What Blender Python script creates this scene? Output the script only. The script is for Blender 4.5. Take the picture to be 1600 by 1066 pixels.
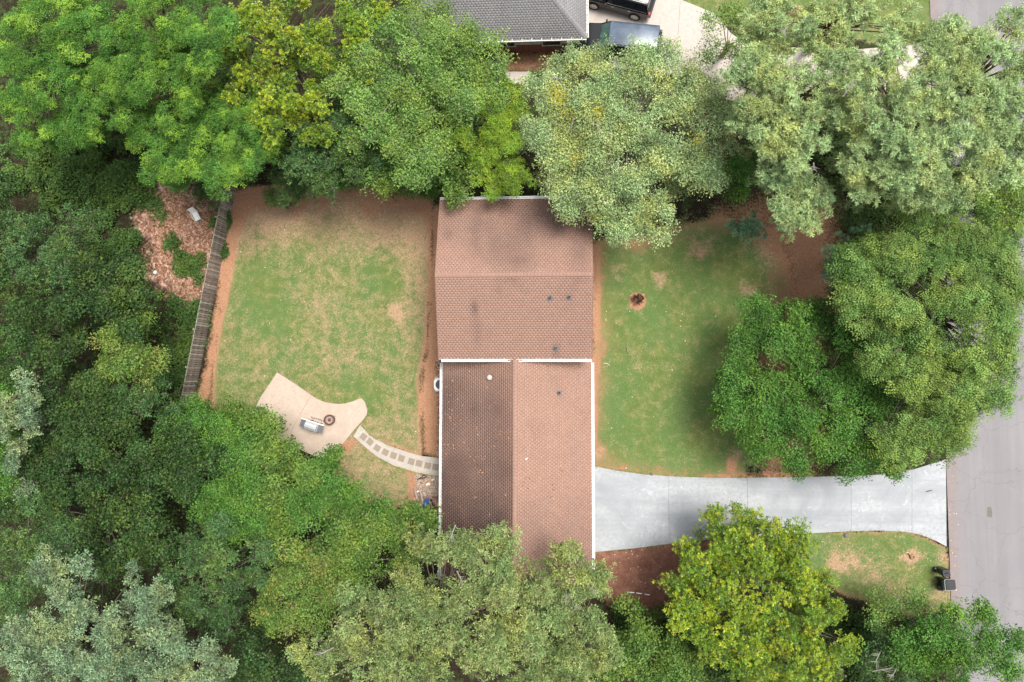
import bpy, bmesh, math, random
import numpy as np
from mathutils import Vector, Matrix, Quaternion

for _o in list(bpy.data.objects):
    bpy.data.objects.remove(_o, do_unlink=True)
scn = bpy.context.scene
C = scn.collection

# ------------------------------------------------------------------ camera, sky, sun, exposure
CAM_H = 44.0                      # drone height above the lot, metres
FPX = 1600 * 24.0 / 36.0          # focal length in pixels of a 1600 px wide picture
CX, CY = 800.0, 533.0
NADIR = (866.0, 596.0)            # where the plumb line below the drone meets the picture
_d = Vector((NADIR[0] - CX, CY - NADIR[1], -FPX)).normalized()
CAM_Q = _d.rotation_difference(Vector((0, 0, -1)))
cam_data = bpy.data.cameras.new('camera')
cam_data.lens = 24.0
cam_data.sensor_width = 36.0
cam_data.clip_start = 0.5
cam_data.clip_end = 2000.0
cam = bpy.data.objects.new('camera', cam_data)
C.objects.link(cam)
cam.location = (0, 0, CAM_H)
cam.rotation_mode = 'QUATERNION'
cam.rotation_quaternion = CAM_Q
scn.camera = cam

SUN_EL, SUN_AZ = 70.0, 60.0       # elevation; compass-like angle measured from +Y towards +X
world = bpy.data.worlds.new('World')
scn.world = world
world.use_nodes = True
wn = world.node_tree
for n in list(wn.nodes):
    wn.nodes.remove(n)
w_out = wn.nodes.new('ShaderNodeOutputWorld')
w_bg = wn.nodes.new('ShaderNodeBackground')
w_hs = wn.nodes.new('ShaderNodeHueSaturation')
w_sky = wn.nodes.new('ShaderNodeTexSky')
w_sky.sky_type = 'NISHITA'
w_sky.sun_disc = False
w_sky.sun_elevation = math.radians(SUN_EL)
w_sky.sun_rotation = math.radians(SUN_AZ)
w_sky.air_density = 1.0
w_sky.dust_density = 4.0
w_sky.ozone_density = 1.0
w_hs.inputs['Saturation'].default_value = 0.30
w_bg.inputs['Strength'].default_value = 0.125
wn.links.new(w_sky.outputs[0], w_hs.inputs['Color'])
wn.links.new(w_hs.outputs[0], w_bg.inputs['Color'])
wn.links.new(w_bg.outputs[0], w_out.inputs['Surface'])

sun_data = bpy.data.lights.new('sun', 'SUN')
sun_data.energy = 2.2
sun_data.angle = math.radians(24.0)
sun_data.color = (1.0, 0.94, 0.85)
sun = bpy.data.objects.new('sun', sun_data)
C.objects.link(sun)
_a, _e = math.radians(SUN_AZ), math.radians(SUN_EL)
SUN_DIR = Vector((math.sin(_a) * math.cos(_e), math.cos(_a) * math.cos(_e), math.sin(_e)))
sun.rotation_mode = 'QUATERNION'
sun.rotation_quaternion = (-SUN_DIR).to_track_quat('-Z', 'Y')
sun.location = SUN_DIR * 80

scn.render.engine = 'CYCLES'
scn.view_settings.view_transform = 'Standard'
scn.view_settings.look = 'None'
scn.view_settings.exposure = 1.0
scn.view_settings.gamma = 1.0
scn.view_settings.use_curve_mapping = False
scn.cycles.max_bounces = 6
scn.cycles.diffuse_bounces = 2
scn.cycles.glossy_bounces = 3
scn.cycles.transmission_bounces = 4

# ------------------------------------------------------------------ helpers
rnd = random.Random(7)
NR = np.random.default_rng(11)
_MR = np.array(CAM_Q.to_matrix())


def at(px, py, z=0.0):
    """the point at height z seen at a pixel of the 1600 px photograph"""
    d = CAM_Q @ Vector((px - CX, CY - py, -FPX))
    t = (z - CAM_H) / d.z
    return Vector((d.x * t, d.y * t, z))


def px_of(x, y, z=0.0):
    P = np.stack([x, y, np.zeros_like(x) + z - CAM_H], -1)
    V = P @ _MR
    return CX + V[..., 0] / -V[..., 2] * FPX, CY - V[..., 1] / -V[..., 2] * FPX


def ppm(z, px=800, py=533):
    return (at(px + 1, py, z) - at(px, py, z)).length      # metres per photograph pixel at height z


def tag(o, label=None, cat=None, group=None, kind=None):
    if label: o['label'] = label
    if cat: o['category'] = cat
    if group: o['group'] = group
    if kind: o['kind'] = kind
    return o


def empty(name, loc, rz=0.0, label=None, cat=None, group=None, kind=None):
    o = bpy.data.objects.new(name, None)
    o.empty_display_size = 0.3
    C.objects.link(o)
    o.location = loc
    o.rotation_euler = (0, 0, rz)
    return tag(o, label, cat, group, kind)


def link(name, me, mat=None, parent=None, loc=None):
    o = bpy.data.objects.new(name, me)
    C.objects.link(o)
    if mat and not me.materials:
        me.materials.append(mat)
    if parent:
        o.parent = parent
    if loc is not None:
        o.location = loc
    return o


def world_child(name, me, mat, parent):
    """child whose mesh is written in world coordinates while its parent stands elsewhere (unrotated parent)"""
    o = link(name, me, mat, parent)
    o.location = -parent.location
    return o


def copy_tree(o, parent=None):
    c = o.copy()
    C.objects.link(c)
    if parent: c.parent = parent
    for ch in list(o.children):
        copy_tree(ch, c)
    return c


class MB:
    """collects shapes into one mesh"""
    def __init__(s):
        s.v, s.f, s.m = [], [], []

    def add(s, vs, fs, mi=0):
        b = len(s.v)
        s.v += [tuple(v) for v in vs]
        s.f += [tuple(i + b for i in f) for f in fs]
        s.m += [mi] * len(fs)
        return s

    def box(s, c, size, rz=0.0, M=None, mi=0, taper=1.0):
        hx, hy, hz = size[0] / 2, size[1] / 2, size[2] / 2
        vs = []
        for dz, k in ((-1, 1.0), (1, taper)):
            for dx, dy in ((-1, -1), (1, -1), (1, 1), (-1, 1)):
                vs.append(Vector((dx * hx * k, dy * hy * k, dz * hz)))
        R = Matrix.Rotation(rz, 3, 'Z') if M is None else M
        vs = [R @ v + Vector(c) for v in vs]
        return s.add(vs, [(3, 2, 1, 0), (4, 5, 6, 7), (0, 1, 5, 4), (1, 2, 6, 5), (2, 3, 7, 6), (3, 0, 4, 7)], mi)

    def prism(s, pts, z0, z1, mi=0):
        n = len(pts)
        area = sum(pts[i][0] * pts[(i + 1) % n][1] - pts[(i + 1) % n][0] * pts[i][1] for i in range(n))
        if area < 0: pts = pts[::-1]
        vs = [(p[0], p[1], z0) for p in pts] + [(p[0], p[1], z1) for p in pts]
        fs = [tuple(range(n))[::-1], tuple(range(n, 2 * n))]
        fs += [(i, (i + 1) % n, n + (i + 1) % n, n + i) for i in range(n)]
        return s.add(vs, fs, mi)

    def tube(s, pts, rads, n=6, mi=0, cap=True):
        pts = [Vector(p) for p in pts]
        vs, fs = [], []
        for i, p in enumerate(pts):
            t = (pts[min(i + 1, len(pts) - 1)] - pts[max(i - 1, 0)]).normalized()
            a = t.orthogonal().normalized() if i == 0 else (a_prev - t * a_prev.dot(t)).normalized()
            a_prev = a
            b = t.cross(a)
            for k in range(n):
                q = 2 * math.pi * k / n
                vs.append(p + (a * math.cos(q) + b * math.sin(q)) * rads[i])
        for i in range(len(pts) - 1):
            for k in range(n):
                fs.append((i * n + k, i * n + (k + 1) % n, (i + 1) * n + (k + 1) % n, (i + 1) * n + k))
        if cap:
            fs.append(tuple(range(n))[::-1])
            fs.append(tuple((len(pts) - 1) * n + k for k in range(n)))
        return s.add(vs, fs, mi)

    def lathe(s, prof, c=(0, 0, 0), n=20, mi=0, sx=1.0, sy=1.0):
        vs, fs = [], []
        for r, z in prof:
            for k in range(n):
                q = 2 * math.pi * k / n
                vs.append((c[0] + r * math.cos(q) * sx, c[1] + r * math.sin(q) * sy, c[2] + z))
        for i in range(len(prof) - 1):
            for k in range(n):
                fs.append((i * n + k, i * n + (k + 1) % n, (i + 1) * n + (k + 1) % n, (i + 1) * n + k))
        fs.append(tuple(range(n))[::-1])
        fs.append(tuple((len(prof) - 1) * n + k for k in range(n)))
        return s.add(vs, fs, mi)

    def mesh(s, name, smooth=False):
        me = bpy.data.meshes.new(name)
        me.from_pydata(s.v, [], s.f)
        me.polygons.foreach_set('material_index', s.m)
        if smooth:
            me.polygons.foreach_set('use_smooth', [True] * len(s.f))
        me.update()
        return me

    def build(s, name, mat, parent=None, smooth=False, bevel=0.0, loc=None, mats=None):
        me = s.mesh(name, smooth)
        if mats:
            for m in mats: me.materials.append(m)
        o = link(name, me, mat, parent, loc)
        if bevel:
            bm = bmesh.new(); bm.from_mesh(me)
            bmesh.ops.remove_doubles(bm, verts=bm.verts, dist=1e-5)
            bmesh.ops.bevel(bm, geom=bm.edges[:], offset=bevel, segments=2, affect='EDGES', profile=0.6)
            bm.to_mesh(me); bm.free()
        return o


def clip_poly(poly, a, b):
    """keep the part of poly left of the line a->b"""
    out = []
    def side(p): return (b[0] - a[0]) * (p[1] - a[1]) - (b[1] - a[1]) * (p[0] - a[0])
    for i in range(len(poly)):
        p, q = poly[i], poly[(i + 1) % len(poly)]
        sp, sq = side(p), side(q)
        if sp >= 0: out.append(p)
        if (sp >= 0) != (sq >= 0):
            t = sp / (sp - sq)
            out.append((p[0] + (q[0] - p[0]) * t, p[1] + (q[1] - p[1]) * t))
    return out


# ---- vectorised value noise
_perm = NR.permutation(512)
_pv = NR.random(512)
def _h(ix, iy):
    return _pv[(_perm[(ix % 512)] + iy * 131 + 57) % 512]
def vnoise(x, y, seed=0):
    x = x + seed * 37.13; y = y + seed * 91.7
    ix = np.floor(x).astype(int); iy = np.floor(y).astype(int)
    fx = x - ix; fy = y - iy
    fx = fx * fx * (3 - 2 * fx); fy = fy * fy * (3 - 2 * fy)
    return (_h(ix, iy) * (1 - fx) + _h(ix + 1, iy) * fx) * (1 - fy) + (_h(ix, iy + 1) * (1 - fx) + _h(ix + 1, iy + 1) * fx) * fy
def fbm(x, y, s, seed=0, oct=4):
    v = 0; a = 0.5; t = 0
    for o in range(oct):
        v = v + a * vnoise(x / s * 2 ** o, y / s * 2 ** o, seed + o * 3); t += a; a *= 0.55
    return v / t


def poly_sd(px, py, poly):
    """signed distance (positive inside) in pixels"""
    d = np.full(px.shape, 1e9); inside = np.zeros(px.shape, bool)
    n = len(poly)
    for i in range(n):
        x0, y0 = poly[i]; x1, y1 = poly[(i + 1) % n]
        ex, ey = x1 - x0, y1 - y0
        L = ex * ex + ey * ey + 1e-9
        t = np.clip(((px - x0) * ex + (py - y0) * ey) / L, 0, 1)
        d = np.minimum(d, np.hypot(px - x0 - t * ex, py - y0 - t * ey))
        c = ((y0 > py) != (y1 > py)) & (px < (x1 - x0) * (py - y0) / (y1 - y0 + 1e-12) + x0)
        inside ^= c
    return np.where(inside, d, -d)


# ------------------------------------------------------------------ materials
class NT:
    def __init__(s, name):
        s.mat = bpy.data.materials.new(name); s.mat.use_nodes = True
        s.t = s.mat.node_tree
        for n in list(s.t.nodes): s.t.nodes.remove(n)
        s.out = s.n('ShaderNodeOutputMaterial')
        s.p = s.n('ShaderNodeBsdfPrincipled')
        s.l(s.p.outputs[0], s.out.inputs['Surface'])
    def n(s, typ, **kw):
        nd = s.t.nodes.new(typ)
        for k, v in kw.items(): setattr(nd, k, v)
        return nd
    def l(s, a, b): s.t.links.new(a, b)
    def coord(s, out='Object'):
        if not hasattr(s, 'tc'): s.tc = s.n('ShaderNodeTexCoord')
        return s.tc.outputs[out]
    def noise(s, scale, detail=4, rough=0.55, vec=None, dist=0.0):
        nd = s.n('ShaderNodeTexNoise'); nd.inputs['Scale'].default_value = scale
        nd.inputs['Detail'].default_value = detail; nd.inputs['Roughness'].default_value = rough
        nd.inputs['Distortion'].default_value = dist
        s.l(vec if vec is not None else s.coord(), nd.inputs['Vector'])
        return nd.outputs['Fac']
    def voro(s, scale, vec=None, out='Distance', feat='F1'):
        nd = s.n('ShaderNodeTexVoronoi', feature=feat); nd.inputs['Scale'].default_value = scale
        s.l(vec if vec is not None else s.coord(), nd.inputs['Vector'])
        return nd.outputs[out]
    def ramp(s, fac, stops, interp='LINEAR'):
        nd = s.n('ShaderNodeValToRGB'); cr = nd.color_ramp; cr.interpolation = interp
        while len(cr.elements) > 1: cr.elements.remove(cr.elements[-1])
        for i, (p, c) in enumerate(stops):
            e = cr.elements[0] if i == 0 else cr.elements.new(p)
            e.position = p
            e.color = (c, c, c, 1) if isinstance(c, (int, float)) else (*c, 1)
        s.l(fac, nd.inputs[0]); return nd.outputs[0]
    def mix(s, fac, a, b, blend='MIX'):
        nd = s.n('ShaderNodeMix', data_type='RGBA', blend_type=blend)
        for si, v in ((0, fac), (6, a), (7, b)):
            sock = nd.inputs[si]
            if isinstance(v, (int, float)): sock.default_value = v if si == 0 else (v, v, v, 1)
            elif isinstance(v, tuple): sock.default_value = (*v, 1)
            else: s.l(v, sock)
        return nd.outputs[2]
    def math(s, op, a, b=0.0, clamp=False):
        nd = s.n('ShaderNodeMath', operation=op, use_clamp=clamp)
        for i, v in enumerate((a, b)):
            if isinstance(v, (int, float)): nd.inputs[i].default_value = v
            else: s.l(v, nd.inputs[i])
        return nd.outputs[0]
    def attr(s, name):
        nd = s.n('ShaderNodeAttribute', attribute_name=name)
        sp = s.n('ShaderNodeSeparateColor'); s.l(nd.outputs['Color'], sp.inputs[0])
        return sp.outputs[0], sp.outputs[1], sp.outputs[2]
    def bump(s, h, strength=0.3, dist=0.02):
        nd = s.n('ShaderNodeBump'); nd.inputs['Strength'].default_value = strength
        nd.inputs['Distance'].default_value = dist
        s.l(h, nd.inputs['Height']); s.l(nd.outputs[0], s.p.inputs['Normal'])
    def col(s, c):
        if isinstance(c, tuple): s.p.inputs['Base Color'].default_value = (*c, 1)
        else: s.l(c, s.p.inputs['Base Color'])
    def set(s, rough=0.8, metal=0.0, spec=0.3, coat=0.0):
        s.p.inputs['Roughness'].default_value = rough; s.p.inputs['Metallic'].default_value = metal
        s.p.inputs['Specular IOR Level'].default_value = spec; s.p.inputs['Coat Weight'].default_value = coat
        return s.mat


def simple(name, c, rough=0.7, metal=0.0, spec=0.3, var=0.12, scale=6.0, coat=0.0):
    m = NT(name)
    lo = tuple(max(0, x * (1 - var)) for x in c); hi = tuple(min(1, x * (1 + var)) for x in c)
    m.col(m.ramp(m.noise(scale, 5, 0.6), [(0.3, lo), (0.7, hi)]))
    return m.set(rough, metal, spec, coat)


def leaf_mat(name, dark, mid, light, fresh, rough=0.5, trans=0.28, spec=0.15):
    """leaf colours picked per leaf from the 'tone' attribute: R leaf, G sprig, B freshness"""
    m = NT(name)
    r, g, b = m.attr('tone')
    f = m.math('ADD', m.math('MULTIPLY', r, 0.42), m.math('MULTIPLY', g, 0.58))
    dark = tuple(x * 0.36 for x in dark); light = tuple(x * 1.38 for x in light); mid = tuple(x * .9 for x in mid)  # tones spread wider to imitate glints and shaded leaves
    c = m.ramp(f, [(0.14, dark), (0.48, mid), (0.86, light)])
    drift = m.noise(0.55, 3, 0.6)
    c = m.mix(m.ramp(drift, [(0.38, 0.0), (0.62, 0.8)]), c, m.mix(1.0, c, (0.78, 0.94, 1.02), 'MULTIPLY'))
    c = m.mix(m.ramp(drift, [(0.36, 0.8), (0.5, 0.0)]), c, m.mix(1.0, c, (1.22, 1.08, 0.80), 'MULTIPLY'))
    c = m.mix(b, c, fresh)
    al = m.n('ShaderNodeAttribute', attribute_name='tone')
    c = m.mix(m.math('SUBTRACT', 1.0, al.outputs['Alpha'], True), c, (0.46, 0.40, 0.035))
    geo = m.n('ShaderNodeNewGeometry')
    c2 = m.mix(m.math('MULTIPLY', geo.outputs['Backfacing'], 0.35), c, tuple(min(1, x * 1.25 + 0.02) for x in light))
    m.col(c2)
    m.set(rough + .1, 0, spec)
    tr = m.n('ShaderNodeBsdfTranslucent'); m.l(m.mix(0.5, c2, fresh), tr.inputs[0])
    mx = m.n('ShaderNodeMixShader'); mx.inputs[0].default_value = trans * .6
    m.l(m.p.outputs[0], mx.inputs[1]); m.l(tr.outputs[0], mx.inputs[2]); m.l(mx.outputs[0], m.out.inputs['Surface'])
    return m.mat


def ground_material():
    m = NT('ground_cover_material')
    gr, dry, clay = m.attr('zone_a')       # grass cover, straw/bare, clay
    lit, mul, gra = m.attr('zone_b')       # pale leaf litter, dark mulch, gravel
    n_big = m.noise(0.35, 5, 0.6)
    n_mid = m.noise(1.7, 6, 0.65, dist=0.4)
    n_fine = m.noise(9.0, 6, 0.7)
    n_gr = m.noise(26.0, 3, 0.7)
    # forest floor, its colour darkened for the unlit gaps between crowns
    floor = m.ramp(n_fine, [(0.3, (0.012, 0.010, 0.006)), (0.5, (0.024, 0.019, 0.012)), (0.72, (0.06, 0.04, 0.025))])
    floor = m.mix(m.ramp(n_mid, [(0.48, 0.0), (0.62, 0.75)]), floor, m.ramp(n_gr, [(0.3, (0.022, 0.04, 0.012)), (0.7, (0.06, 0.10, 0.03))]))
    # pale pinkish dry leaves
    vn = m.n('ShaderNodeTexVoronoi'); vn.inputs['Scale'].default_value = 8.0; m.l(m.coord(), vn.inputs['Vector'])
    sp = m.n('ShaderNodeSeparateColor'); m.l(vn.outputs['Color'], sp.inputs[0])
    leafc = m.ramp(sp.outputs[0], [(0.0, (0.13, 0.06, 0.038)), (0.35, (0.24, 0.125, 0.085)), (0.7, (0.34, 0.20, 0.15)), (1.0, (0.50, 0.37, 0.30))])
    leafc = m.mix(m.ramp(n_mid, [(0.35, 0.6), (0.55, 0.0)]), leafc, (0.09, 0.05, 0.03))
    c = m.mix(m.ramp(m.math('ADD', lit, m.math('MULTIPLY', m.math('SUBTRACT', n_mid, 0.5), 0.9)), [(0.35, 0.0), (0.55, 1.0)]), floor, leafc)
    mulc = m.ramp(m.math('ADD', m.math('MULTIPLY', n_gr, 0.6), m.math('MULTIPLY', n_mid, 0.4)), [(0.32, (0.075, 0.032, 0.022)), (0.5, (0.17, 0.080, 0.055)), (0.66, (0.32, 0.175, 0.125))])
    c = m.mix(m.ramp(m.math('ADD', mul, m.math('MULTIPLY', m.math('SUBTRACT', n_fine, 0.5), 0.6)), [(0.4, 0.0), (0.6, 1.0)]), c, mulc)
    clayc = m.ramp(m.math('ADD', m.math('MULTIPLY', n_fine, 0.6), m.math('MULTIPLY', n_gr, 0.4)),
                   [(0.3, (0.22, 0.100, 0.056)), (0.5, (0.33, 0.180, 0.106)), (0.7, (0.45, 0.275, 0.178))])
    c = m.mix(m.ramp(m.math('ADD', clay, m.math('MULTIPLY', m.math('SUBTRACT', n_fine, 0.5), 0.7)), [(0.35, 0.0), (0.65, 1.0)]), c, clayc)
    # lawn: straw and green
    straw = m.ramp(m.math('ADD', m.math('MULTIPLY', n_gr, 0.5), m.math('MULTIPLY', n_fine, 0.5)),
                   [(0.3, (0.20, 0.12, 0.070)), (0.5, (0.32, 0.215, 0.130)), (0.7, (0.50, 0.37, 0.26))])
    green = m.ramp(m.math('ADD', m.math('MULTIPLY', n_mid, 0.55), m.math('MULTIPLY', n_gr, 0.45)),
                   [(0.3, (0.066, 0.102, 0.030)), (0.45, (0.104, 0.142, 0.042)), (0.56, (0.142, 0.172, 0.055)), (0.72, (0.200, 0.198, 0.080))])
    green = m.mix(m.ramp(n_big, [(0.42, 0.0), (0.58, 0.75)]), green, m.ramp(n_gr, [(0.3, (0.060, 0.120, 0.036)), (0.7, (0.110, 0.185, 0.058))]))
    # where the grass is thin the straw shows
    thin = m.math('ADD', m.math('ADD', m.math('ADD', m.math('MULTIPLY', n_mid, 0.55), m.math('MULTIPLY', n_gr, 0.35)), m.math('MULTIPLY', n_fine, 0.55)), m.math('MULTIPLY', dry, 0.62))
    lawn = m.mix(m.ramp(thin, [(0.76, 0.0), (1.14, 1.0)]), green, straw)
    gmask = m.ramp(m.math('ADD', gr, m.math('ADD', m.math('MULTIPLY', m.math('SUBTRACT', n_fine, 0.5), 0.9), m.math('MULTIPLY', m.math('SUBTRACT', n_mid, 0.5), 0.6))),
                   [(0.38, 0.0), (0.62, 1.0)])
    c = m.mix(gmask, c, lawn)
    gravc = m.ramp(m.voro(16.0, out='Color'), [(0.2, (0.17, 0.13, 0.10)), (0.8, (0.42, 0.36, 0.31))])
    c = m.mix(m.ramp(gra, [(0.4, 0.0), (0.6, 1.0)]), c, gravc)
    m.col(c)
    h = m.math('ADD', m.math('MULTIPLY', n_fine, 0.6), m.math('MULTIPLY', n_gr, 0.4))
    m.bump(h, 0.75, 0.05)
    return m.set(0.95, 0, 0.1)


def shingle_material(name, c_lo, c_mid, c_hi, stain_shade, stain_shade_amt=1.0):
    m = NT(name)
    r, g, b = m.attr('tone')               # R tab tone, G stains plus painted tree shade, B lichen/leaf spots
    n = m.noise(0.9, 6, 0.65, dist=0.5)
    nf = m.noise(30.0, 3, 0.7)
    f = m.math('ADD', m.math('MULTIPLY', r, 0.28), m.math('MULTIPLY', nf, 0.72))
    c = m.ramp(f, [(0.15, c_lo), (0.5, c_mid), (0.85, c_hi)])
    # broad fading
    c = m.mix(m.ramp(n, [(0.35, 0.0), (0.7, 0.25)]), c, c_hi)
    sm = m.math('ADD', g, m.math('MULTIPLY', m.math('SUBTRACT', n, 0.5), 0.5))
    c = m.mix(m.math('MULTIPLY', m.ramp(sm, [(0.05, 0.0), (0.95, 1.0)]), stain_shade_amt), c, stain_shade)
    n2 = m.noise(2.2, 6, 0.7, dist=1.0)
    c = m.mix(m.math('MULTIPLY', m.ramp(n2, [(0.60, 0.0), (0.72, 1.0)]), b), c, (0.30, 0.17, 0.11))
    m.col(c)
    m.bump(nf, 0.4, 0.004)
    return m.set(0.92, 0, 0.15)


def concrete_material(name, base, warm, grime, scale=0.5, cracks=False):
    m = NT(name)
    n1 = m.noise(scale, 6, 0.62, dist=0.8); n2 = m.noise(5.0, 5, 0.65); n3 = m.noise(60.0, 2, 0.6)
    c = m.mix(m.ramp(n1, [(0.35, 0.0), (0.68, 1.0)]), base, warm)
    c = m.mix(m.ramp(m.math('ADD', m.math('MULTIPLY', n1, 0.4), m.math('MULTIPLY', n2, 0.6)), [(0.50, 0.0), (0.68, 0.6)]), c, grime)
    if cracks:
        mp = m.n('ShaderNodeMapping'); mp.inputs['Scale'].default_value = (0.05, 0.9, 1.0); m.l(m.coord(), mp.inputs['Vector'])
        c = m.mix(m.ramp(m.noise(1.0, 5, 0.65, vec=mp.outputs[0]), [(0.42, 0.0), (0.66, 0.55)]), c, grime)
        c = m.mix(m.ramp(m.noise(1.1, 7, 0.75, dist=1.6), [(0.60, 0.0), (0.70, 0.7)]), c, tuple(min(1, x * 1.3) for x in warm))
        c = m.mix(m.ramp(m.noise(2.6, 4, 0.6), [(0.70, 0.0), (0.76, 0.35)]), c, tuple(x * .45 for x in grime))
    c = m.mix(m.math('MULTIPLY', n3, 0.16), c, tuple(x * 0.5 for x in base))
    m.col(c); m.bump(n3, 0.15, 0.004)
    return m.set(0.85, 0, 0.25)


M = {}
M['ground'] = ground_material()
M['shingle_brown'] = shingle_material('brown_shingle', (0.285, 0.172, 0.128), (0.318, 0.195, 0.149), (0.35, 0.22, 0.173), (0.110, 0.075, 0.068), 0.9)
M['shingle_grey'] = shingle_material('grey_shingle', (0.20, 0.197, 0.20), (0.245, 0.24, 0.245), (0.30, 0.292, 0.30), (0.11, 0.105, 0.11), 0.6)
M['shingle_back'] = simple('shingle_backing', (0.13, 0.085, 0.068), 0.95)
M['white_metal'] = simple('white_gutter_metal', (0.72, 0.72, 0.72), 0.45, 0, 0.4, 0.06)
M['white_paint'] = simple('white_paint', (0.62, 0.61, 0.58), 0.6, 0, 0.3, 0.08)
M['drive'] = concrete_material('pale_new_concrete', (0.27, 0.288, 0.308), (0.42, 0.432, 0.447), (0.22, 0.238, 0.262), 0.33, True)
M['patio'] = concrete_material('warm_patio_concrete', (0.40, 0.322, 0.262), (0.49, 0.40, 0.33), (0.33, 0.245, 0.185), 0.75)
M['old_concrete'] = concrete_material('old_pinkish_concrete', (0.41, 0.36, 0.325), (0.47, 0.42, 0.38), (0.32, 0.275, 0.25), 0.35)
M['path'] = concrete_material('grey_path_concrete', (0.37, 0.335, 0.295), (0.45, 0.41, 0.365), (0.30, 0.26, 0.22), 1.2)
M['paver'] = concrete_material('brown_paver', (0.245, 0.20, 0.155), (0.29, 0.24, 0.19), (0.20, 0.16, 0.125), 2.0)


def asphalt():
    m = NT('worn_asphalt')
    e, _, _ = m.attr('edge')
    n1 = m.noise(0.22, 5, 0.6, dist=0.6); n2 = m.noise(3.0, 5, 0.65); n3 = m.noise(70.0, 2, 0.7)
    c = m.mix(m.ramp(n1, [(0.35, 0.0), (0.65, 1.0)]), (0.205, 0.198, 0.208), (0.240, 0.230, 0.240))
    c = m.mix(m.math('MULTIPLY', m.ramp(n2, [(0.35, 0.0), (0.7, 1.0)]), 0.25), c, (0.18, 0.172, 0.178))
    c = m.mix(m.ramp(n3, [(0.3, 0.35), (0.7, 0.0)]), c, (0.15, 0.145, 0.15))
    mp = m.n('ShaderNodeMapping'); mp.inputs['Scale'].default_value = (1.6, 0.05, 1.0); m.l(m.coord(), mp.inputs['Vector'])
    n4 = m.noise(1.0, 4, 0.6, vec=mp.outputs[0])
    c = m.mix(m.ramp(n4, [(0.40, 0.0), (0.62, 0.45)]), c, (0.165, 0.158, 0.165))
    dirt = m.ramp(n2, [(0.3, (0.18, 0.13, 0.118)), (0.7, (0.27, 0.21, 0.19))])
    ed = m.math('ADD', e, m.math('MULTIPLY', m.math('SUBTRACT', n2, 0.5), 0.5))
    c = m.mix(m.ramp(ed, [(0.3, 0.0), (0.95, 0.85)]), c, dirt)
    # hairline cracks
    cv = m.n('ShaderNodeTexVoronoi', feature='DISTANCE_TO_EDGE'); cv.inputs['Scale'].default_value = 0.34
    wv = m.n('ShaderNodeVectorMath', operation='ADD'); nn = m.n('ShaderNodeTexNoise'); nn.inputs['Scale'].default_value = 1.3; nn.inputs['Detail'].default_value = 5
    m.l(m.coord(), nn.inputs['Vector']); m.l(m.coord(), wv.inputs[0])
    sc = m.n('ShaderNodeVectorMath', operation='SCALE'); sc.inputs['Scale'].default_value = 1.1
    m.l(nn.outputs['Color'], sc.inputs[0]); m.l(sc.outputs[0], wv.inputs[1]); m.l(wv.outputs[0], cv.inputs['Vector'])
    c = m.mix(m.ramp(cv.outputs['Distance'], [(0.0, 0.42), (0.009, 0.0)]), c, (0.11, 0.10, 0.10))
    m.col(c); m.bump(n3, 0.3, 0.006)
    return m.set(0.9, 0, 0.2)


M['asphalt'] = asphalt()
M['wood_grey'] = simple('weathered_grey_wood', (0.165, 0.14, 0.12), 0.9, 0, 0.1, 0.45, 5.0)
M['wood_light'] = simple('bleached_wood', (0.30, 0.265, 0.23), 0.9, 0, 0.1, 0.3, 5.0)
M['bark'] = simple('grey_brown_bark', (0.13, 0.105, 0.085), 0.95, 0, 0.1, 0.4, 9.0)
M['dead_wood'] = simple('dead_grey_wood', (0.25, 0.23, 0.21), 0.9, 0, 0.1, 0.2, 9.0)
M['bark_pale'] = simple('pale_twig_bark', (0.25, 0.22, 0.19), 0.9, 0, 0.1, 0.3, 9.0)
M['bark_pine'] = simple('reddish_pine_bark', (0.19, 0.115, 0.085), 0.95, 0, 0.1, 0.4, 7.0)
M['siding'] = simple('cream_siding', (0.50, 0.46, 0.40), 0.7, 0, 0.3, 0.05)
M['glass_dark'] = simple('dark_window_glass', (0.02, 0.025, 0.03), 0.08, 0, 0.6, 0.1)
M['black_plastic'] = simple('black_plastic', (0.018, 0.019, 0.022), 0.35, 0, 0.5, 0.2)
M['black_bag'] = simple('glossy_black_bag', (0.012, 0.014, 0.018), 0.22, 0, 0.6, 0.2)
M['grey_plastic'] = simple('dark_grey_plastic', (0.10, 0.105, 0.115), 0.5, 0, 0.4, 0.15)
M['steel'] = simple('brushed_steel', (0.62, 0.65, 0.67), 0.35, 0.6, 0.5, 0.08)
M['rust'] = simple('rusty_iron', (0.13, 0.075, 0.055), 0.85, 0.2, 0.3, 0.4, 12.0)
M['ash'] = simple('pale_ash', (0.32, 0.24, 0.215), 0.95, 0, 0.1, 0.3, 25.0)
M['lead'] = simple('grey_pipe_flashing', (0.12, 0.12, 0.125), 0.7, 0.0, 0.3, 0.2)
M['pipe_black'] = simple('black_pipe_mouth', (0.015, 0.015, 0.016), 0.8)
M['rubber'] = simple('tyre_rubber', (0.02, 0.02, 0.021), 0.8, 0, 0.3)
M['rim'] = simple('silver_wheel_rim', (0.50, 0.50, 0.51), 0.35, 0.7, 0.5)
M['car_black'] = simple('black_car_paint', (0.006, 0.007, 0.009), 0.22, 0, 0.4, 0.1, 2.0, 0.12)
M['car_sky_sheen'] = simple('dark_car_paint_sky_sheen', (0.075, 0.10, 0.14), 0.22, 0.15, 0.5, 0.45, 1.2, 0.5)  # blue sky reflection of a dark roof put into the base colour
M['windscreen'] = simple('green_tinted_windscreen', (0.055, 0.12, 0.105), 0.12, 0, 0.6, 0.3, 2.0)
M['chrome'] = simple('chrome_trim', (0.7, 0.7, 0.7), 0.2, 0.8, 0.5)
M['red_lens'] = simple('red_lens', (0.45, 0.02, 0.02), 0.2, 0, 0.6)
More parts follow.
